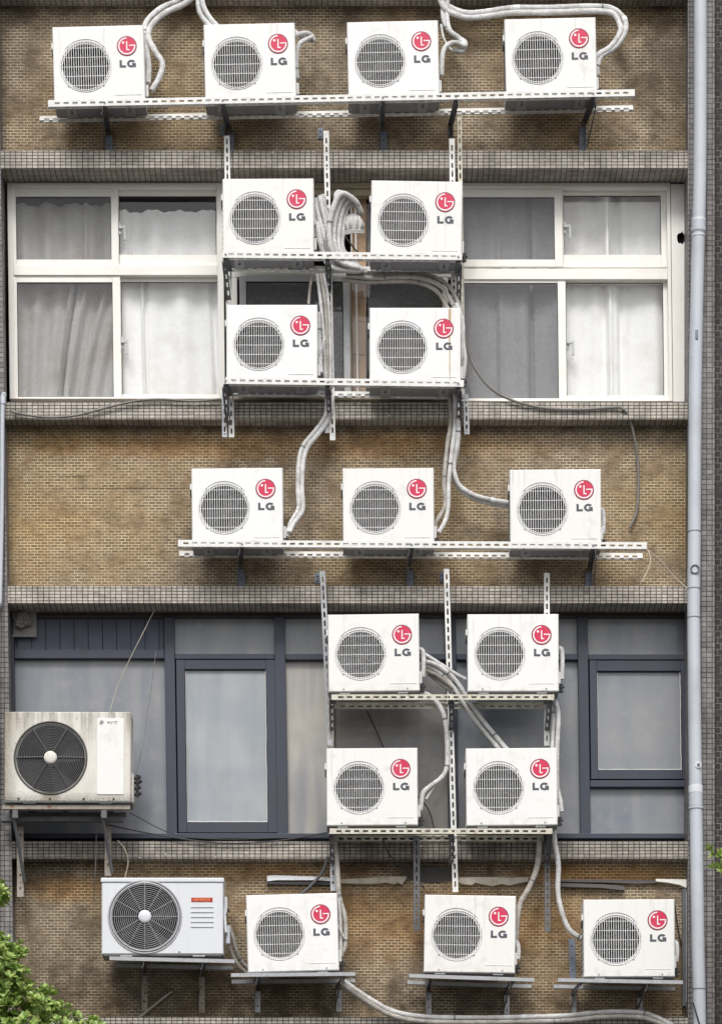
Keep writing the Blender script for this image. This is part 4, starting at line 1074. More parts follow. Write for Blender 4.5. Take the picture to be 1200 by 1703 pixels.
# topmost shelf
s1 = empty('mounting_shelf', (0, 0, 0), 'long white slotted steel shelf carrying the topmost row of four units', 'shelf')
r1 = ((80, 177), (1055, 159))
front_rail_up(s1, r1, 'rail_white'); rear_rail_up(s1, (66, 1052), r1, 'rail_white')
for (pf, pw, sd) in ((170, 176, 1), (366, 378, 1), (632, 632, 1), (990, 974, -1)):
    bracket(s1, pf, pw, Z(rail_z(r1, pf), FY), 0.27, side=sd)
bracket(s1, 762, 752, Z(rail_z(r1, 760), FY), 0.11, side=-1, mat_plate='steel_dark', wp=0.04, brace=False)
# middle shelf
s4 = empty('mounting_shelf', (0, 0, 0), 'white slotted steel shelf carrying the middle row of three units', 'shelf')
r4 = ((296, 909), (1075, 913))
front_rail_up(s4, r4, 'rail_white'); rear_rail_up(s4, (298, 1068), r4, 'rail_white')
for (pf, pw, sd) in ((398, 396, 1), (680, 676, 1), (990, 984, -1)):
    bracket(s4, pf, pw, Z(rail_z(r4, pf), FY), 0.27, side=sd)

def post(root, a, b, yy, mat, side=1, w=0.046):
    m = MB(); p0 = P(*a, yy); p1 = P(*b, yy)
    p0 = p0 - RT * side * w / 2; p1 = p1 - RT * side * w / 2
    strip(m, p0, p1, RT * side, BK, w, 0.004, True, 0.0725, 0.045, 0.015)
    strip(m, p0 + BK * 0.004, p1 + BK * 0.004, BK, RT * side, 0.022, 0.004, False)
    # bolt heads
    for t in (0.12, 0.9):
        q = p0.lerp(p1, t) + RT * side * w * 0.5; m.disc((q.x, 0, q.z), 0.008, yy - 0.008, yy - 0.0005, 6)
    return m.build('post', mat, root)
PY = -0.19
def rack_arm(root, px, px_post, z_under, drop, mat='steel_dark', side=1):
    xf, xp = X(px, FY), X(px_post, PY); a = Vector((xf, FY + 0.006, z_under - 0.001)); b = Vector((xp, PY - 0.001, z_under - 0.001))
    m = MB(); strip(m, a, b, DN, RT * side, 0.04, 0.004, True); strip(m, a + RT * side * 0.004, b + RT * side * 0.004, RT * side, DN, 0.036, 0.004, False); m.build('arm', mat, root)
    if root.get('label', '').find('white slotted') > 0:
        m = MB(); m.disc((xf + side * 0.02, 0, z_under + 0.027), 0.0085, FY - 0.008, FY - 0.0006, 6); m.disc((xf + side * 0.02, 0, z_under + 0.027), 0.0045, FY - 0.014, FY - 0.0082, 8); m.build('bolt', 'galv', root)
    m = MB(); a = a + Vector((-side * 0.005, 0.01, -0.02)); b = b + Vector((-side * 0.005, 0, -drop)); u = (b - a).normalized(); d = u.cross(Vector((1, 0, 0))).normalized()
    strip(m, a, b, d, Vector((-side, 0, 0)), 0.04, 0.004, True)
    strip(m, a + Vector((0, 0, 0)), b + Vector((0, 0, 0)), RT * side, d, 0.036, 0.004, True); m.build('brace', mat, root)
def clip(root, px, py, mat='steel_blue', s=1.0):
    m = MB(); p = P(px, py, 0); m.bbox(p.x - 0.024 * s, p.x + 0.024 * s, -0.008, -0.001, p.z - 0.045 * s, p.z + 0.045 * s, 0.002)
    m.bbox(p.x + 0.018 * s, p.x + 0.024 * s, PY + 0.03, -0.0085, p.z - 0.04 * s, p.z + 0.04 * s, 0.001)
    for dz in (-0.022, 0.022): m.disc((p.x - 0.004, 0, p.z + dz * s), 0.008, -0.016, -0.0085, 6)
    m.build('wall_clip', mat, root)

rkA = empty('steel_rack', (0, 0, 0), 'two-tier white slotted steel rack carrying four units before the cream windows', 'rack')
rA2 = ((370, 428), (768, 432)); rA3 = ((375, 638), (771, 643))
for r_, xr in ((rA2, (371, 768)), (rA3, (377, 770))):
    front_rail_up(rkA, r_, 'rail_white'); rear_rail_up(rkA, xr, r_, 'rail_white')
post(rkA, (377, 225), (385, 727), PY, 'rail_white'); post(rkA, (373, 656), (373.5, 727), PY - 0.012, 'galv', w=0.042)
post(rkA, (542, 217), (553, 732), PY, 'rail_white'); post(rkA, (541.5, 455), (544, 720), PY - 0.012, 'galv', w=0.036)
post(rkA, (751, 230), (757, 655), PY, 'rail_white'); post(rkA, (763.5, 192), (770, 640), PY - 0.003, 'rail_cream', w=0.036); post(rkA, (774, 655), (776, 722), PY, 'galv', w=0.044)
for rr in (rA2, rA3):
    for (pf, pp, sd) in ((371, 378, 1), (549, 549, -1), (766, 764, -1)):
        rack_arm(rkA, pf, pp, Z(rail_z(rr, pf), FY), 0.24 if pf != 549 else 0.15, side=sd)
clip(rkA, 370, 217); clip(rkA, 533, 222, s=1.0); clip(rkA, 748, 220, 'steel_dark', 0.9)

rkB = empty('steel_rack', (0, 0, 0), 'two-tier cream slotted steel rack carrying four units before the navy windows', 'rack')
rB5 = ((548, 1155), (922, 1155)); rB6 = ((545, 1378), (920, 1378))
for rr, xr in ((rB5, (551, 921)), (rB6, (548, 918))):
    rail_down(rkB, xr, rr, FY, BK, 'rail_cream'); rail_down(rkB, (xr[0] + 3, xr[1] - 14), rr, RY, FW, 'rail_cream')
post(rkB, (536, 950), (549, 1240), PY, 'galv'); post(rkB, (549.5, 1246), (554, 1482), PY, 'galv')
post(rkB, (742, 946), (757, 1484), PY, 'rail_white'); post(rkB, (909, 953), (909, 1240), PY, 'rail_white'); post(rkB, (909, 1244), (910, 1550), PY, 'steel_dark')
post(rkB, (692.5, 1388), (692.5, 1549), PY - 0.0, 'steel_dark', w=0.052)
for rr in (rB5, rB6):
    for (pf, pp, sd) in ((549, 550, 1), (753, 752, -1), (917, 911, -1)):
        rack_arm(rkB, pf, pp, Z(rail_z(rr, pf), FY) - 0.005, 0.22, side=sd)
clip(rkB, 528, 962); clip(rkB, 735, 960)

def tube_shelf(lab, r, xr2, brs, thick=0.030, cat='shelf', dep2=-0.14, mat='galv', group='short galvanised shelves of the bottom row'):
    root = empty('mounting_shelf', (0, 0, 0), lab, cat, group)
    m = MB(); a = P(*r[0], FY); b = P(*r[1], FY); 
    a.z -= 0.0005; b.z -= 0.0005
    m.obox(a, b - a, DN * thick, BK * 0.045); m.build('rail', mat, root)
    zf = lambda px: Z(rail_z(r, px), FY) - 0.0005
    a = Vector((X(xr2[0], dep2), dep2, zf(xr2[0]))); b = Vector((X(xr2[1], dep2), dep2, zf(xr2[1])))
    m = MB(); m.obox(a, b - a, DN * thick, BK * 0.045); m.build('rail', mat, root)
    for (pf, pw, sd, drop, m1, m2) in brs:
        bracket(root, pf, pw, Z(rail_z(r, pf), FY) - thick, drop, m1, m2, side=sd, wp=0.045)
    return root
tube_shelf('short galvanised shelf under the tilted unit beside the grey lidded one', ((384, 1619), (591, 1617)), (385, 590), ((427, 424, 1, 0.22, 'steel_dark', 'galv'), (568, 559, 1, 0.22, 'steel_dark', 'galv')))
tube_shelf('short galvanised shelf under the middle unit of the bottom row', ((680, 1620), (888, 1627)), (677, 883), ((711, 708, 1, 0.22, 'steel_dark', 'galv'), (848, 838, 1, 0.22, 'steel_dark', 'galv')))
s18 = tube_shelf('short galvanised shelf under the last unit at the right of the bottom row', ((927, 1627), (1135, 1631)), (920, 1122), ((962, 949, 1, 0.2, 'steel_dark', 'galv'), (1075, 1059, 1, 0.2, 'steel_dark', 'galv')))
m = MB(); strip(m, P(945, 1562, -0.003), P(947, 1628, -0.003), RT, FW, 0.052, 0.005, True, 0.1, 0.018, 0.012); m.build('wall_plate', 'steel_blue', s18)
tube_shelf('short galvanised shelf with two pale braces under the grey lidded unit', ((182, 1591), (390, 1596)), (190, 388), ((238, 236, 1, 0.34, 'steel_dark', 'steel_rusty'), (336, 331, 1, 0.34, 'steel_dark', 'steel_rusty')))
# stand of the stained unit
sA = empty('mounting_shelf', (0, 0, 0), 'grimy rusted bracket shelf holding the large stained unit at the left edge', 'shelf')
zA_ = Z(1337, -0.5) - 0.007
m = MB(); m.bbox(X(4, -0.5), X(216, -0.5), -0.485, -0.44, zA_ - 0.035, zA_, 0.003); m.build('rail', 'steel_rusty', sA)
m = MB(); m.bbox(X(4, -0.2), X(210, -0.2), -0.22, -0.175, zA_ - 0.035, zA_, 0.003); m.build('rail', 'steel_dark', sA)
m = MB(); m.bbox(X(2, -0.3), X(205, -0.3), -0.34, -0.26, zA_ - 0.10, zA_ - 0.06, 0.003); m.build('cross_bar', 'steel_dark', sA)
for (px, pyb) in ((37, 1497), (182, 1462)):
    xw = X(px, -0.06); zb_ = Z(pyb, -0.06)
    m = MB(); strip(m, Vector((xw - 0.03, -0.185, zA_ - 0.11)), Vector((xw - 0.03, -0.185, zb_)), RT, BK, 0.055, 0.006, True, 0.11, 0.02, 0.014); strip(m, Vector((xw - 0.03, -0.179, zA_ - 0.11)), Vector((xw - 0.03, -0.179, zb_)), BK, RT, 0.178, 0.006, False); m.build('leg', 'steel_rusty', sA)
    m = MB(); m.bbox(xw - 0.035, xw + 0.01, -0.48, -0.17, zA_ - 0.105, zA_ - 0.0355, 0.003); m.build('arm', 'steel_dark', sA)
    a = Vector((xw - 0.03, -0.46, zA_ - 0.07)); b = Vector((xw + 0.035, -0.20, zb_ + (0.02 if px > 100 else 0.12)))
    m = MB(); m.tube([a, b], 0.014, 6); m.build('brace', 'steel_dark', sA)

# ------------------------------------------------------------------ pipes and cables
def bundle(lab, tubes, mat='tube', r=0.022, ties=(), name='refrigerant_pipe', cat='pipe', part='pipe', wob=0.07, group='insulated refrigerant pipes on the facade', tie_r=None, n=10, step=7):
    p0 = Vector(P(*tubes[0][-1])); root = empty(name, tuple(p0), lab, cat, group); paths = []
    for i, tb in enumerate(tubes):
        pts = spline([P(*q) - p0 for q in tb], step); paths.append(pts)
        m = MB(); m.tube(pts, r[i] if isinstance(r, (list, tuple)) else r, n, wob=wob); m.build(part, mat[i] if isinstance(mat, (list, tuple)) else mat, root)
    for (k, f, w) in ties:
        pts = paths[k]; j = min(int(f * (len(pts) - 1)), len(pts) - 2); a = pts[j]; u = (pts[j + 1] - a).normalized(); rr = (r[k] if isinstance(r, (list, tuple)) else r)
        m = MB(); m.tube([a - u * w / 2, a + u * w / 2], rr * 1.12 if tie_r is None else tie_r, n); m.build('tie', 'tape' if w < 0.02 else 'pvc_white', root)
    return root
def off(tb, dx, dy, dd=0.0): return [(a + dx, b + dy, c + dd) for a, b, c in tb]

B = bundle
t1 = [(322, -25, -0.12), (300, -2, -0.12), (270, 12, -0.14), (246, 32, -0.18), (240, 52, -0.22), (243, 78, -0.26), (247, 110, -0.30), (246, 138, -0.33)]
t1b = [(330, -14, -0.16), (306, 6, -0.16), (276, 20, -0.18), (253, 40, -0.22), (247, 62, -0.26), (258, 85, -0.30), (270, 105, -0.32), (265, 128, -0.33), (252, 150, -0.34)]
B('pair of white pipes swooping down to the far left unit of the topmost shelf', [t1, t1b], ties=((0, 0.62, 0.012), (0, 0.58, 0.012)), r=0.024)
B('white pipe pair dropping behind the second unit of the topmost shelf', [[(328, -30, -0.15), (329, 0, -0.15), (333, 22, -0.16), (348, 42, -0.18), (370, 60, -0.18)], [(334, -30, -0.18), (336, 0, -0.18), (342, 18, -0.18), (356, 38, -0.18), (376, 56, -0.18)]], r=0.022)
B('short white pipe loops tied off right of the second unit of the topmost shelf',
  [[(522, 66, -0.16), (505, 62, -0.22), (490, 52, -0.28), (480, 50, -0.30)], [(520, 60, -0.16), (508, 66, -0.24), (497, 74, -0.30), (493, 95, -0.32), (494, 130, -0.33)], [(521, 62, -0.12), (512, 55, -0.2), (498, 56, -0.28), (486, 62, -0.3)]], r=0.019, ties=((0, 0.12, 0.012), (1, 0.9, 0.012)))
B('curled white pipe end hanging right of the third unit of the topmost shelf',
  [[(737, -20, -0.10), (736, 20, -0.12), (742, 45, -0.14), (758, 60, -0.16), (773, 70, -0.18), (768, 84, -0.20), (752, 82, -0.22)],
   [(745, -20, -0.13), (743, 25, -0.14), (748, 50, -0.18), (762, 62, -0.2), (772, 76, -0.22), (755, 70, -0.26), (740, 78, -0.30), (735, 95, -0.32), (734, 125, -0.33)],
   [(733, 40, -0.15), (738, 64, -0.16), (750, 82, -0.17), (764, 88, -0.18), (772, 80, -0.18)]], r=[0.020, 0.020, 0.010], ties=((0, 0.35, 0.012),))
t5 = [(728, -18, -0.12), (740, 6, -0.12), (770, 20, -0.14), (800, 20, -0.14), (850, 13, -0.14), (920, 12, -0.15), (985, 10, -0.16), (1018, 14, -0.18), (1038, 32, -0.22), (1038, 55, -0.25), (1022, 78, -0.28), (1000, 92, -0.31), (993, 110, -0.33), (993, 125, -0.33)]
B('long white pipe pair arching over the right end unit of the topmost shelf', [t5, [(q[0] + (0 if i < 5 else (-8 if i > 7 else 0)), q[1] + (8 if i < 9 else 0), q[2] - 0.02) for i, q in enumerate(t5[:-1])] + [(988, 118, -0.33)]], r=0.023, ties=((0, 0.32, 0.05), (0, 0.5, 0.012), (0, 0.62, 0.04), (0, 0.93, 0.012)))
# coil between the two upper rack units
random.seed(21)
coil = []
for (xt, yt, dy, xb) in ((527, 322, -0.30, 548), (536, 318, -0.26, 545), (522, 340, -0.35, 540), (532, 326, -0.235, 551), (540, 316, -0.20, 556)):
    coil.append([(xt - 4, yt + 8, dy), (xt, yt + 30, dy), (xt + 6, 375, dy), (xb - 8, 400, dy), (xb, 430, dy + 0.05), (xb + 14, 446, dy + 0.08), (590, 450, dy + 0.10), (604, 447, dy + 0.1)])
for (xt, yt, dy, w) in ((570, 322, -0.34, 0), (576, 326, -0.30, 8), (584, 332, -0.26, 16), (590, 338, -0.22, 23), (564, 320, -0.24, 4)):
    coil.append([(600, 352 + w * 0.2, dy + 0.12), (590, 334, dy + 0.06), (xt - 2, yt, dy), (554 + w, 345, dy), (547 + w, 380, dy), (551 + w * 0.8, 415, dy), (566 + w, 436, dy + 0.04), (598, 446, dy + 0.08)])
B('big coil of spare white pipe looped between the two upper units of the cream-window rack', coil, r=0.0235, ties=((3, 0.45, 0.012), (4, 0.5, 0.012), (5, 0.55, 0.012), (3, 0.7, 0.012)))
# crumpled wrap hanging in the coil
pw = P(587, 372, -0.2); wr = empty('plastic_wrap', tuple(pw), 'crumpled grey plastic wrap stuffed inside the big pipe coil', 'wrap')
random.seed(9); m = MB(); vs = []; fs = []; nx, nz = 44, 10
for j in range(nz + 1):
    for i in range(nx + 1):
        a = math.pi * i / nx; v = j / nz; rr = (1 + 0.13 * math.sin(a * 11 + v * 2)) * 0.092 * (1 - 0.25 * v) * math.sin(math.pi * (0.12 + 0.62 * (1 - v)) ** 0.9)
        vs.append((rr * math.cos(a) * 1.0 + random.uniform(-0.005, 0.005), -rr * math.sin(a) * 0.8 + random.uniform(-0.003, 0.003), -0.07 + 0.15 * v + random.uniform(-0.005, 0.005)))
for j in range(nz):
    for i in range(nx): a = j * (nx + 1) + i; fs.append((a, a + 1, a + nx + 2, a + nx + 1))
m.add(vs, fs, True); m.build('hood', 'plastic_wrap', wr)
m = MB()
for k in range(3): m.tube([(-0.09, -0.02, -0.075 - 0.012 * k), (0, -0.08, -0.08 - 0.012 * k), (0.09, -0.02, -0.062 - 0.010 * k)], 0.006, 6)
m.build('folded_edge', 'plastic_wrap', wr)
B('thin dark cable slanting behind the coil in the middle window', [[(568, 385, -0.05), (585, 408, -0.05), (602, 428, -0.05)]], 'cable', 0.007, name='cable', cat='cable', part='sheath', group='loose cables on the facade', wob=0)
B('white pipe with a stub end beside the upper left unit of the cream-window rack', [[(519, 372, -0.30), (524, 380, -0.33), (525, 402, -0.33)]], r=0.018, ties=((0, 0.9, 0.012),))
# bundle passing under upper right rack unit
t7 = [(575, 458, -0.20), (620, 462, -0.20), (665, 460, -0.20), (705, 463, -0.22), (735, 478, -0.25), (752, 505, -0.27), (760, 530, -0.28)]
B('aged pipe bundle bending down behind the lower right unit of the cream-window rack', [t7, off(t7, -8, 7, 0.03), off(t7, 8, -5, 0.02)], 'tube_old', 0.018, ties=((0, 0.25, 0.012), (0, 0.88, 0.012), (1, 0.5, 0.012)))
B('white pipe running down the right side of the rust-streaked unit', [[(758, 505, -0.27), (768, 530, -0.30), (770, 570, -0.33), (773, 600, -0.33), (769, 632, -0.33)], [(764, 515, -0.33), (767, 560, -0.34), (768, 600, -0.34)]], r=[0.018, 0.009])
# hanging bundle right of lower left unit
B('group of hanging pipes tied beside the lower left unit of the cream-window rack',
  [[(519, 455, -0.25), (515, 480, -0.25), (513, 505, -0.24)], [(527, 455, -0.28), (533, 500, -0.28), (538, 560, -0.28), (541, 640, -0.26)], [(533, 455, -0.3), (541, 510, -0.3), (544, 580, -0.28), (545, 645, -0.25)],
   [(529, 520, -0.31), (531, 570, -0.32), (533, 620, -0.33)], [(537, 455, -0.27), (544, 490, -0.27), (548, 560, -0.26), (549, 640, -0.24)], [(541, 560, -0.33), (536, 575, -0.34), (531, 590, -0.34), (528, 575, -0.34), (526, 560, -0.33)]], ['tube_old', 'tube', 'tube_old', 'tube', 'tube', 'tube'], [0.012, 0.015, 0.014, 0.021, 0.014, 0.008], ties=((3, 0.3, 0.012),))
t9 = [(546, 655, -0.22), (541, 690, -0.21), (524, 716, -0.21), (505, 740, -0.22), (497, 765, -0.23), (495, 810, -0.25), (496, 845, -0.28), (484, 868, -0.31), (476, 893, -0.33)]
B('white pipe pair curving down to the left unit of the middle shelf', [t9, [(q[0] + (7 if i < 7 else 4), q[1] + 3, q[2]) for i, q in enumerate(t9[:-1])] + [(481, 886, -0.35)]], r=0.019, ties=((0, 0.40, 0.012), (0, 0.95, 0.03)))
t10 = [(748, 655, -0.21), (749, 700, -0.21), (743, 745, -0.22), (738, 800, -0.23), (740, 838, -0.25), (733, 855, -0.29), (724, 870, -0.32), (726, 885, -0.33)]
B('white pipe pair dropping to the centre unit of the middle shelf', [t10, [(756, 655, -0.23), (756, 705, -0.22), (751, 750, -0.23), (746, 800, -0.24), (745, 842, -0.27), (740, 866, -0.31), (729, 886, -0.34)]], ['tube_old', 'tube'], 0.018, ties=((0, 0.42, 0.012), (1, 0.42, 0.012)))
t11 = [(757, 655, -0.26), (762, 700, -0.24), (760, 740, -0.22), (754, 775, -0.21), (762, 805, -0.21), (785, 822, -0.21), (815, 831, -0.21), (850, 837, -0.21), (880, 845, -0.18)]
B('white pipe pair sweeping right into the right unit of the middle shelf', [t11, off(t11[:-1], 0, 6, 0.03)], r=0.020, ties=((0, 0.18, 0.012), (0, 0.78, 0.04)))
def elbow(lab, px, py0, py1, bulge=9):
    B(lab, [[(px - 4, py0, -0.33), (px + bulge * 0.5, py0 + 3, -0.34), (px + bulge * 0.7, py0 + 14, -0.34), (px + bulge * 0.7, (py0 + py1) / 2 + 5, -0.34), (px + bulge * 0.6, py1, -0.34)]], r=0.019)
elbow('white elbow pipe at the right side of the right unit of the middle shelf', 997, 846, 888)
elbow('white elbow pipe at the right side of the upper right unit of the navy-window rack', 929, 1077, 1130, 8)
elbow('white elbow pipe at the right side of the upper left unit of the navy-window rack', 697, 1079, 1126, 10)
elbow('white elbow pipe at the right side of the last unit of the bottom row', 1120, 1566, 1600, 7)
elbow('white elbow pipe at the right side of the middle unit of the bottom row', 856, 1566, 1596, 8)
t13 = [(700, 1098, -0.30), (725, 1106, -0.28), (748, 1122, -0.26), (765, 1142, -0.25), (782, 1170, -0.24), (808, 1205, -0.22), (840, 1243, -0.20), (860, 1265, -0.2)]
B('bundle of white pipes slanting across the navy-window rack behind its units',
  [t13, off(t13, -9, 4, 0.02), [(702, 1112, -0.26), (730, 1125, -0.24), (755, 1145, -0.23), (775, 1165, -0.22), (800, 1195, -0.2)], [(706, 1088, -0.24), (740, 1110, -0.24), (770, 1128, -0.22), (800, 1140, -0.21)], [(712, 1120, -0.2), (740, 1142, -0.2), (760, 1152, -0.2)]],
  ['tube', 'tube', 'tube_old', 'tube', 'tube_old'], [0.018, 0.018, 0.018, 0.016, 0.018], ties=((0, 0.28, 0.012), (1, 0.28, 0.012), (0, 0.78, 0.012)))
B('white pipe with an S bend reaching the lower left unit of the navy-window rack',
  [[(700, 1150, -0.26), (720, 1162, -0.24), (736, 1185, -0.23), (742, 1215, -0.22), (743, 1270, -0.22), (735, 1292, -0.25), (715, 1308, -0.29), (703, 1320, -0.32), (699, 1348, -0.33)], [(738, 1290, -0.20), (722, 1308, -0.26), (708, 1330, -0.31)]], r=[0.020, 0.010], ties=((0, 0.32, 0.012), (0, 0.52, 0.012)))
B('vertical white pipe pair between the two right units of the navy-window rack', [[(917, 1168, -0.30), (920, 1200, -0.28), (918, 1250, -0.27), (919, 1290, -0.27)], [(923, 1166, -0.33), (928, 1190, -0.31), (926, 1250, -0.30), (926, 1305, -0.31), (931, 1330, -0.33), (934, 1350, -0.34)]], r=[0.018, 0.019], ties=((0, 0.2, 0.012),))
t16 = [(919, 1372, -0.27), (922, 1400, -0.26), (928, 1440, -0.23), (927, 1480, -0.22), (933, 1515, -0.22), (945, 1545, -0.22), (965, 1560, -0.22), (990, 1568, -0.2)]
B('white pipe pair curving down to the last unit of the bottom row', [t16, [(936, 1530, -0.19), (948, 1550, -0.19), (968, 1564, -0.19), (985, 1570, -0.19)]], r=[0.022, 0.014], ties=((0, 0.85, 0.012),))
B('aged pipe bending down to the middle unit of the bottom row', [[(897, 1395, -0.22), (893, 1440, -0.22), (880, 1475, -0.24), (864, 1505, -0.27), (859, 1540, -0.31), (857, 1575, -0.33)]], 'tube_old', 0.023, ties=((0, 0.35, 0.012),))
B('tied aged pipes hanging to the tilted unit of the bottom row', [[(556, 1390, -0.24), (560, 1430, -0.24), (564, 1490, -0.25), (573, 1525, -0.28), (574, 1570, -0.31), (566, 1592, -0.33)], [(563, 1495, -0.29), (566, 1540, -0.32), (566, 1590, -0.34)], [(562, 1540, -0.35), (568, 1552, -0.36), (572, 1560, -0.35)]], ['tube_old', 'tube', 'tube'], [0.020, 0.014, 0.008], ties=((0, 0.42, 0.012), (0, 0.78, 0.012)))
t19 = [(566, 1628, -0.30), (582, 1640, -0.28), (612, 1660, -0.25), (650, 1681, -0.22), (700, 1691, -0.20), (780, 1693, -0.20), (870, 1692, -0.20), (940, 1690, -0.20), (1000, 1684, -0.20), (1060, 1684, -0.20), (1090, 1692, -0.20), (1118, 1706, -0.20)]
B('long white pipe pair sagging along the bottom edge of the picture', [t19, [(q[0], q[1] + 8, q[2] - 0.02) for q in t19]], ['tube', 'tube_old'], 0.020, ties=((0, 0.55, 0.03), (0, 0.43, 0.012), (0, 0.85, 0.012), (1, 0.62, 0.012)))
t20 = [(381, 1540, -0.36), (386, 1555, -0.34), (393, 1580, -0.28), (402, 1600, -0.22), (416, 1612, -0.2)]
B('grey pipe pair linking the lidded grey unit to the wall behind the tilted one', [t20, [(380, 1572, -0.33), (388, 1592, -0.28), (398, 1608, -0.24), (412, 1620, -0.2)], [(379, 1540, -0.36), (379, 1570, -0.36)]], ['tube_old', 'tube_old', 'pvc'], [0.015, 0.015, 0.020], ties=((0, 0.7, 0.012),))

C = lambda lab, pts, mat='cable', r=0.008, ties=(): B(lab, [pts], mat, r, ties, 'cable', 'cable', 'sheath', 0.0, 'loose cables on the facade', n=7)
C('dark grey cable looping down from the cream-window rack and across the ledge', [(770, 540, -0.2), (776, 575, -0.2), (788, 610, -0.2), (815, 645, -0.2), (850, 665, -0.19), (900, 678, -0.18), (960, 681, -0.18), (1015, 678, -0.18), (1035, 680, -0.18), (1048, 702, -0.12), (1058, 750, -0.05), (1061, 800, -0.03), (1058, 850, -0.03), (1047, 877, -0.03)], 'cable', 0.011, ((0, 0.36, 0.012), (0, 0.63, 0.012)))
C('grey cable sagging along the ledge under the left cream window', [(18, 684, -0.19), (45, 690, -0.19), (85, 694, -0.19), (130, 690, -0.19), (180, 677, -0.19), (225, 667, -0.19), (265, 664, -0.19), (320, 667, -0.19), (365, 664, -0.19)], 'cable', 0.010)
C('thin pale cord strung from the middle shelf to the drainpipe', [(1076, 915, -0.45), (1095, 930, -0.40), (1120, 958, -0.34), (1142, 979, -0.32)], 'cord_pale', 0.004)
C('short frayed cord hanging from the right end of the middle shelf', [(1076, 913, -0.455), (1081, 930, -0.45), (1076, 950, -0.45), (1066, 968, -0.45)], 'cord_pale', 0.005)
C('black tangled wire drooping across the navy window sill', [(100, 1347, -0.2), (180, 1372, -0.2), (270, 1390, -0.19), (360, 1402, -0.19), (450, 1400, -0.19), (545, 1385, -0.2)], 'cable_black', 0.006)
C('second black wire sagging just above the navy window sill', [(215, 1352, -0.2), (290, 1388, -0.19), (370, 1396, -0.19), (460, 1394, -0.19), (548, 1392, -0.2)], 'cable_black', 0.004)
C('pale string hanging from the head of the boarded navy window', [(256, 1016, -0.05), (236, 1056, -0.03), (215, 1098, 0.0), (196, 1140, 0.03), (183, 1182, 0.04)], 'cord_pale', 0.003)
C('thin dark wire trailing from the blue boards to the stained unit', [(259, 1084, 0.05), (252, 1140, 0.04), (243, 1200, 0.02), (240, 1230, 0.0), (226, 1290, -0.2)], 'cable', 0.003)
C('thin wire dangling from the stained unit to the brick wall', [(160, 1345, -0.3), (160, 1390, -0.19), (159, 1440, -0.19), (156, 1500, -0.02)], 'cable', 0.004)
C('curled pale wire above the grey lidded unit', [(196, 1398, -0.19), (207, 1412, -0.19), (213, 1432, -0.15), (208, 1458, -0.12), (203, 1464, -0.12)], 'cord_pale', 0.005)
C('black wire slanting down from the navy rack to the tilted unit', [(545, 1425, -0.18), (535, 1452, -0.10), (515, 1475, -0.05), (497, 1490, -0.04)], 'steel_dark', 0.013)
C('black wire slanting behind the lower left unit of the navy-window rack', [(610, 1183, 0.05), (625, 1215, 0.05), (638, 1245, 0.05), (660, 1290, 0.05), (708, 1340, 0.04), (722, 1380, 0.03)], 'cable_black', 0.006)
C('dark stick-like cable lying against the wall below the grey lidded unit', [(285, 1650, -0.03), (262, 1668, -0.04), (235, 1690, -0.05), (218, 1702, -0.17)], 'steel_rusty', 0.010)
C('black wire hanging beside the last unit of the bottom row', [(1120, 1498, -0.05), (1126, 1540, -0.03), (1136, 1590, -0.03), (1141, 1630, -0.03), (1141, 1690, -0.1)], 'cable_black', 0.006)
C('black wire leaning on the foot of the tall drainpipe', [(1152, 1668, -0.33), (1157, 1685, -0.33), (1163, 1705, -0.33)], 'cable_black', 0.006)
C('dark wire hanging from the cream rail over the lower ledge', [(636, 1395, -0.175), (650, 1425, -0.17), (690, 1460, -0.06), (705, 1478, -0.06)], 'cable_black', 0.005)

# ------------------------------------------------------------------ broken trim on the lower wall
def trim(lab, pts_top, pts_bot, mat, name='wall_trim', cat='trim', y0=-0.03, y1=-0.002, group=None):
    poly = [(X(a, y0), Z(b, y0)) for a, b in pts_top] + [(X(a, y0), Z(b, y0)) for a, b in reversed(pts_bot)]
    c = (sum(p[0] for p in poly) / len(poly), sum(p[1] for p in poly) / len(poly))
    m = MB(); tops = [(X(a, y0) - c[0], Z(b, y0) - c[1]) for a, b in pts_top]
    def zat(pts, x):
        for (a, b), (a2, b2) in zip(pts, pts[1:]):
            if a <= x <= a2: return b + (b2 - b) * (x - a) / max(a2 - a, 1e-6)
        return pts[0][1] if x < pts[0][0] else pts[-1][1]
    xs = sorted(set([a for a, _ in pts_top] + [a for a, _ in pts_bot])); vs = []; fs = []
    for x in xs:
        for yy in (y0, y1): vs.append((X(x, y0) - c[0], yy, Z(zat(pts_top, x), y0) - c[1])); vs.append((X(x, y0) - c[0], yy, Z(zat(pts_bot, x), y0) - c[1]))
    for i in range(len(xs) - 1):
        a = i * 4; b = a + 4
        fs += [(a, a + 1, b + 1, b), (a + 2, b + 2, b + 3, a + 3), (a, b, b + 2, a + 2), (a + 1, a + 3, b + 3, b + 1)]
    fs += [(0, 2, 3, 1), (len(vs) - 4, len(vs) - 3, len(vs) - 1, len(vs) - 2)]
    m.add(vs, fs); o = m.build(name, mat, None, (c[0], 0, c[1])); return tag(o, lab, cat, group)
trim('bright dented metal strip on the wall above the tilted unit', [(444, 1457), (455, 1456), (520, 1458), (556, 1461)], [(444, 1466), (460, 1464), (520, 1464), (556, 1466)], 'pvc_white', y0=-0.05)
trim('black rail running under the bright dented metal strip', [(444, 1467), (556, 1468)], [(444, 1471), (556, 1472)], 'black', y0=-0.045)
trim('peeling white board left of the grey hanging post', [(566, 1463), (600, 1461), (640, 1459), (676, 1458)], [(566, 1469), (600, 1470), (630, 1470), (640, 1468), (655, 1471), (662, 1468), (668, 1472), (676, 1460)], 'wood_white', y0=-0.045)
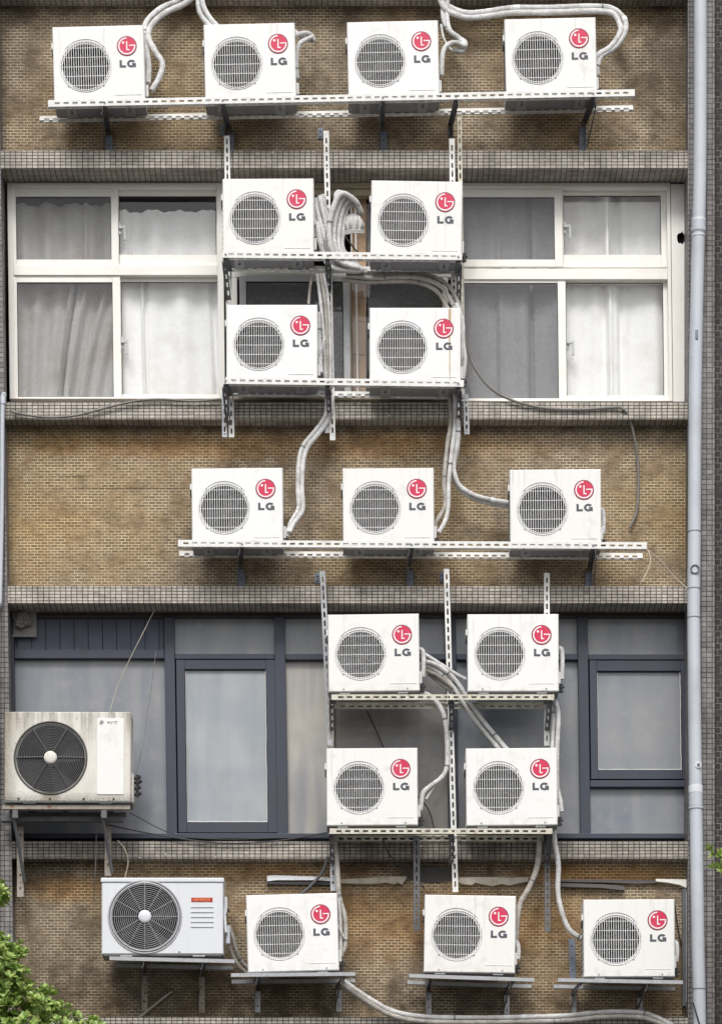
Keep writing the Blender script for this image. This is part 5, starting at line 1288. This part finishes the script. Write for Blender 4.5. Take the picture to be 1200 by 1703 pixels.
trim('peeling brown-edged board right of the middle rack post', [(758, 1460), (800, 1459), (850, 1460), (878, 1459)], [(758, 1466), (770, 1471), (785, 1472), (790, 1468), (802, 1471), (818, 1474), (834, 1470), (846, 1473), (858, 1470), (878, 1466)], 'wood_white', y0=-0.045)
trim('bare dark render patch between the two peeling boards', [(676, 1446), (700, 1442), (740, 1444), (757, 1443)], [(676, 1459), (690, 1466), (720, 1468), (757, 1465)], 'mortar_dark', 'render_patch', 'patch', y0=-0.012)
trim('long dark upper strip on the wall above the last unit', [(931, 1463), (1000, 1463), (1060, 1464), (1092, 1465)], [(931, 1467), (1000, 1468), (1060, 1470), (1092, 1469)], 'wood_dark', y0=-0.04)
trim('short drooping dark strip under the long one above the last unit', [(931, 1469), (1000, 1471), (1038, 1474)], [(931, 1475), (1000, 1477), (1034, 1481), (1038, 1480)], 'wood_dark', y0=-0.055)
trim('cream corner piece of trim at the right end of the lower wall', [(1090, 1462), (1143, 1463)], [(1090, 1466), (1110, 1468), (1130, 1472), (1143, 1478)], 'frame_white', y0=-0.05)
cv = P(1139, 1570, -0.04); m = MB(); m.bbox(-0.028, 0.02, -0.03, 0.038, Z(1675, -0.04) - cv.z, Z(1480, -0.04) - cv.z, 0.003)
cd = m.build('conduit', 'steel_dark', None, tuple(cv)); tag(cd, 'dark vertical conduit beside the drainpipe, right of the last bottom unit', 'conduit')
m = MB(); m.bbox(0.002, 0.012, -0.036, -0.0305, Z(1672, -0.04) - cv.z, Z(1484, -0.04) - cv.z, 0.001); m.build('edge_strip', 'galv', cd)

# ------------------------------------------------------------------ trees
def leaf(mb, p, d, up, L, Wd):
    d = d.normalized(); s = d.cross(up)
    if s.length < 1e-3: s = d.cross(Vector((1, 0, 0)))
    s.normalize(); n = s.cross(d); v = []
    pr = [(0, 0.0), (0.35, 0.36), (0.7, 0.5), (0.92, 0.32), (1.0, 0.0)]
    vs = [p]; 
    for (t, w) in pr[1:-1]:
        c = p + d * L * t - n * L * 0.10 * t * t
        vs += [c + s * Wd * w + n * Wd * 0.16, c, c - s * Wd * w + n * Wd * 0.16]
    vs.append(p + d * L - n * L * 0.12)
    fs = [(0, 2, 1), (0, 3, 2), (1, 2, 5, 4), (2, 3, 6, 5), (4, 5, 8, 7), (5, 6, 9, 8), (7, 8, 10), (8, 9, 10)]
    mb.add(vs, fs, True)
def tree(name, lab, trunk_xy, trunk_top, blobs, rosettes, seed, L=0.060):
    random.seed(seed); base = Vector((trunk_xy[0], trunk_xy[1], 0)); root = empty(name, tuple(base), lab, 'tree')
    m = MB(); top = Vector(trunk_top)
    m.tube([q - base for q in spline([base, base.lerp(top, 0.35) + Vector((0.08, 0.03, 0)), base.lerp(top, 0.7) - Vector((0.05, 0, 0)), top], 5)], [0.11 - 0.07 * i / 15 for i in range(16)], 10)
    for (c, r_) in blobs:
        c = Vector(c)
        for k in range(3):
            e = c + Vector((random.uniform(-1, 1), random.uniform(-1, 1), random.uniform(-1, 1))) * 0.45 * min(r_)
            s_ = base.lerp(top, random.uniform(0.75, 1.0)); m.tube([q - base for q in spline([s_, s_.lerp(e, 0.5) - Vector((0, 0, 0.05)), e], 4)], [0.022 * (1 - i / 11) + 0.004 for i in range(9)], 6)
    m.build('trunk', 'bark', root)
    m = MB()
    for (c, r_), cnt in zip(blobs, rosettes):
        c = Vector(c)
        for k in range(cnt):
            a = Vector((random.gauss(0, 1), random.gauss(0, 1), random.gauss(0, 1))).normalized(); f = random.uniform(0.25, 1.0) ** 0.5
            f *= 1 + 0.12 * math.sin(a.x * 7 + seed) * math.sin(a.z * 9)
            q = c + Vector((a.x * r_[0], a.y * r_[1], a.z * r_[2])) * f
            ax = (a * 0.7 + Vector((random.uniform(-0.3, 0.3), random.uniform(-0.3, 0.1), 0.75))).normalized()
            nl = random.randint(6, 9); e1 = ax.orthogonal().normalized(); e2 = ax.cross(e1); ph = random.uniform(0, 6)
            for j in range(nl):
                t = ph + j * 2.4; op = random.uniform(0.45, 1.1); d = ax * math.cos(op) + (e1 * math.cos(t) + e2 * math.sin(t)) * math.sin(op)
                l_ = L * random.uniform(0.7, 1.15); leaf(m, q - base, d, ax, l_, l_ * random.uniform(0.42, 0.55))
    m.build('crown', 'leaf', root)
TY = -1.3
def tb(px, py, rx, ry, dy=0.0, rd=0.30): return ((X(px, TY + dy), TY + dy, Z(py, TY + dy)), (rx / 200, rd, ry / 200))
tree('leafy_tree', 'bright green small-leaved tree rising into the lower left corner', (X(-60, TY), TY), tuple(P(-30, 1690, TY)),
     [tb(-22, 1615, 62, 58), tb(8, 1625, 40, 60, 0.05), tb(45, 1690, 58, 48, -0.05), tb(-30, 1740, 90, 70, 0, 0.4), tb(92, 1735, 48, 62, 0), tb(152, 1728, 46, 36, 0.05, 0.2), tb(-12, 1488, 30, 24, 0.1, 0.1), tb(-45, 1530, 36, 70, 0.1, 0.25)],
     [230, 130, 210, 300, 180, 130, 34, 80], 4)
tree('leafy_tree', 'sparse green sprigs of a tree peeking in at the right edge', (X(1330, TY), TY), tuple(P(1245, 1440, TY)),
     [tb(1200, 1416, 18, 10, 0, 0.06), tb(1206, 1442, 22, 8, 0, 0.06), tb(1245, 1440, 40, 50, 0, 0.25), tb(1290, 1500, 60, 90, 0, 0.35), ], [8, 6, 60, 120], 8)
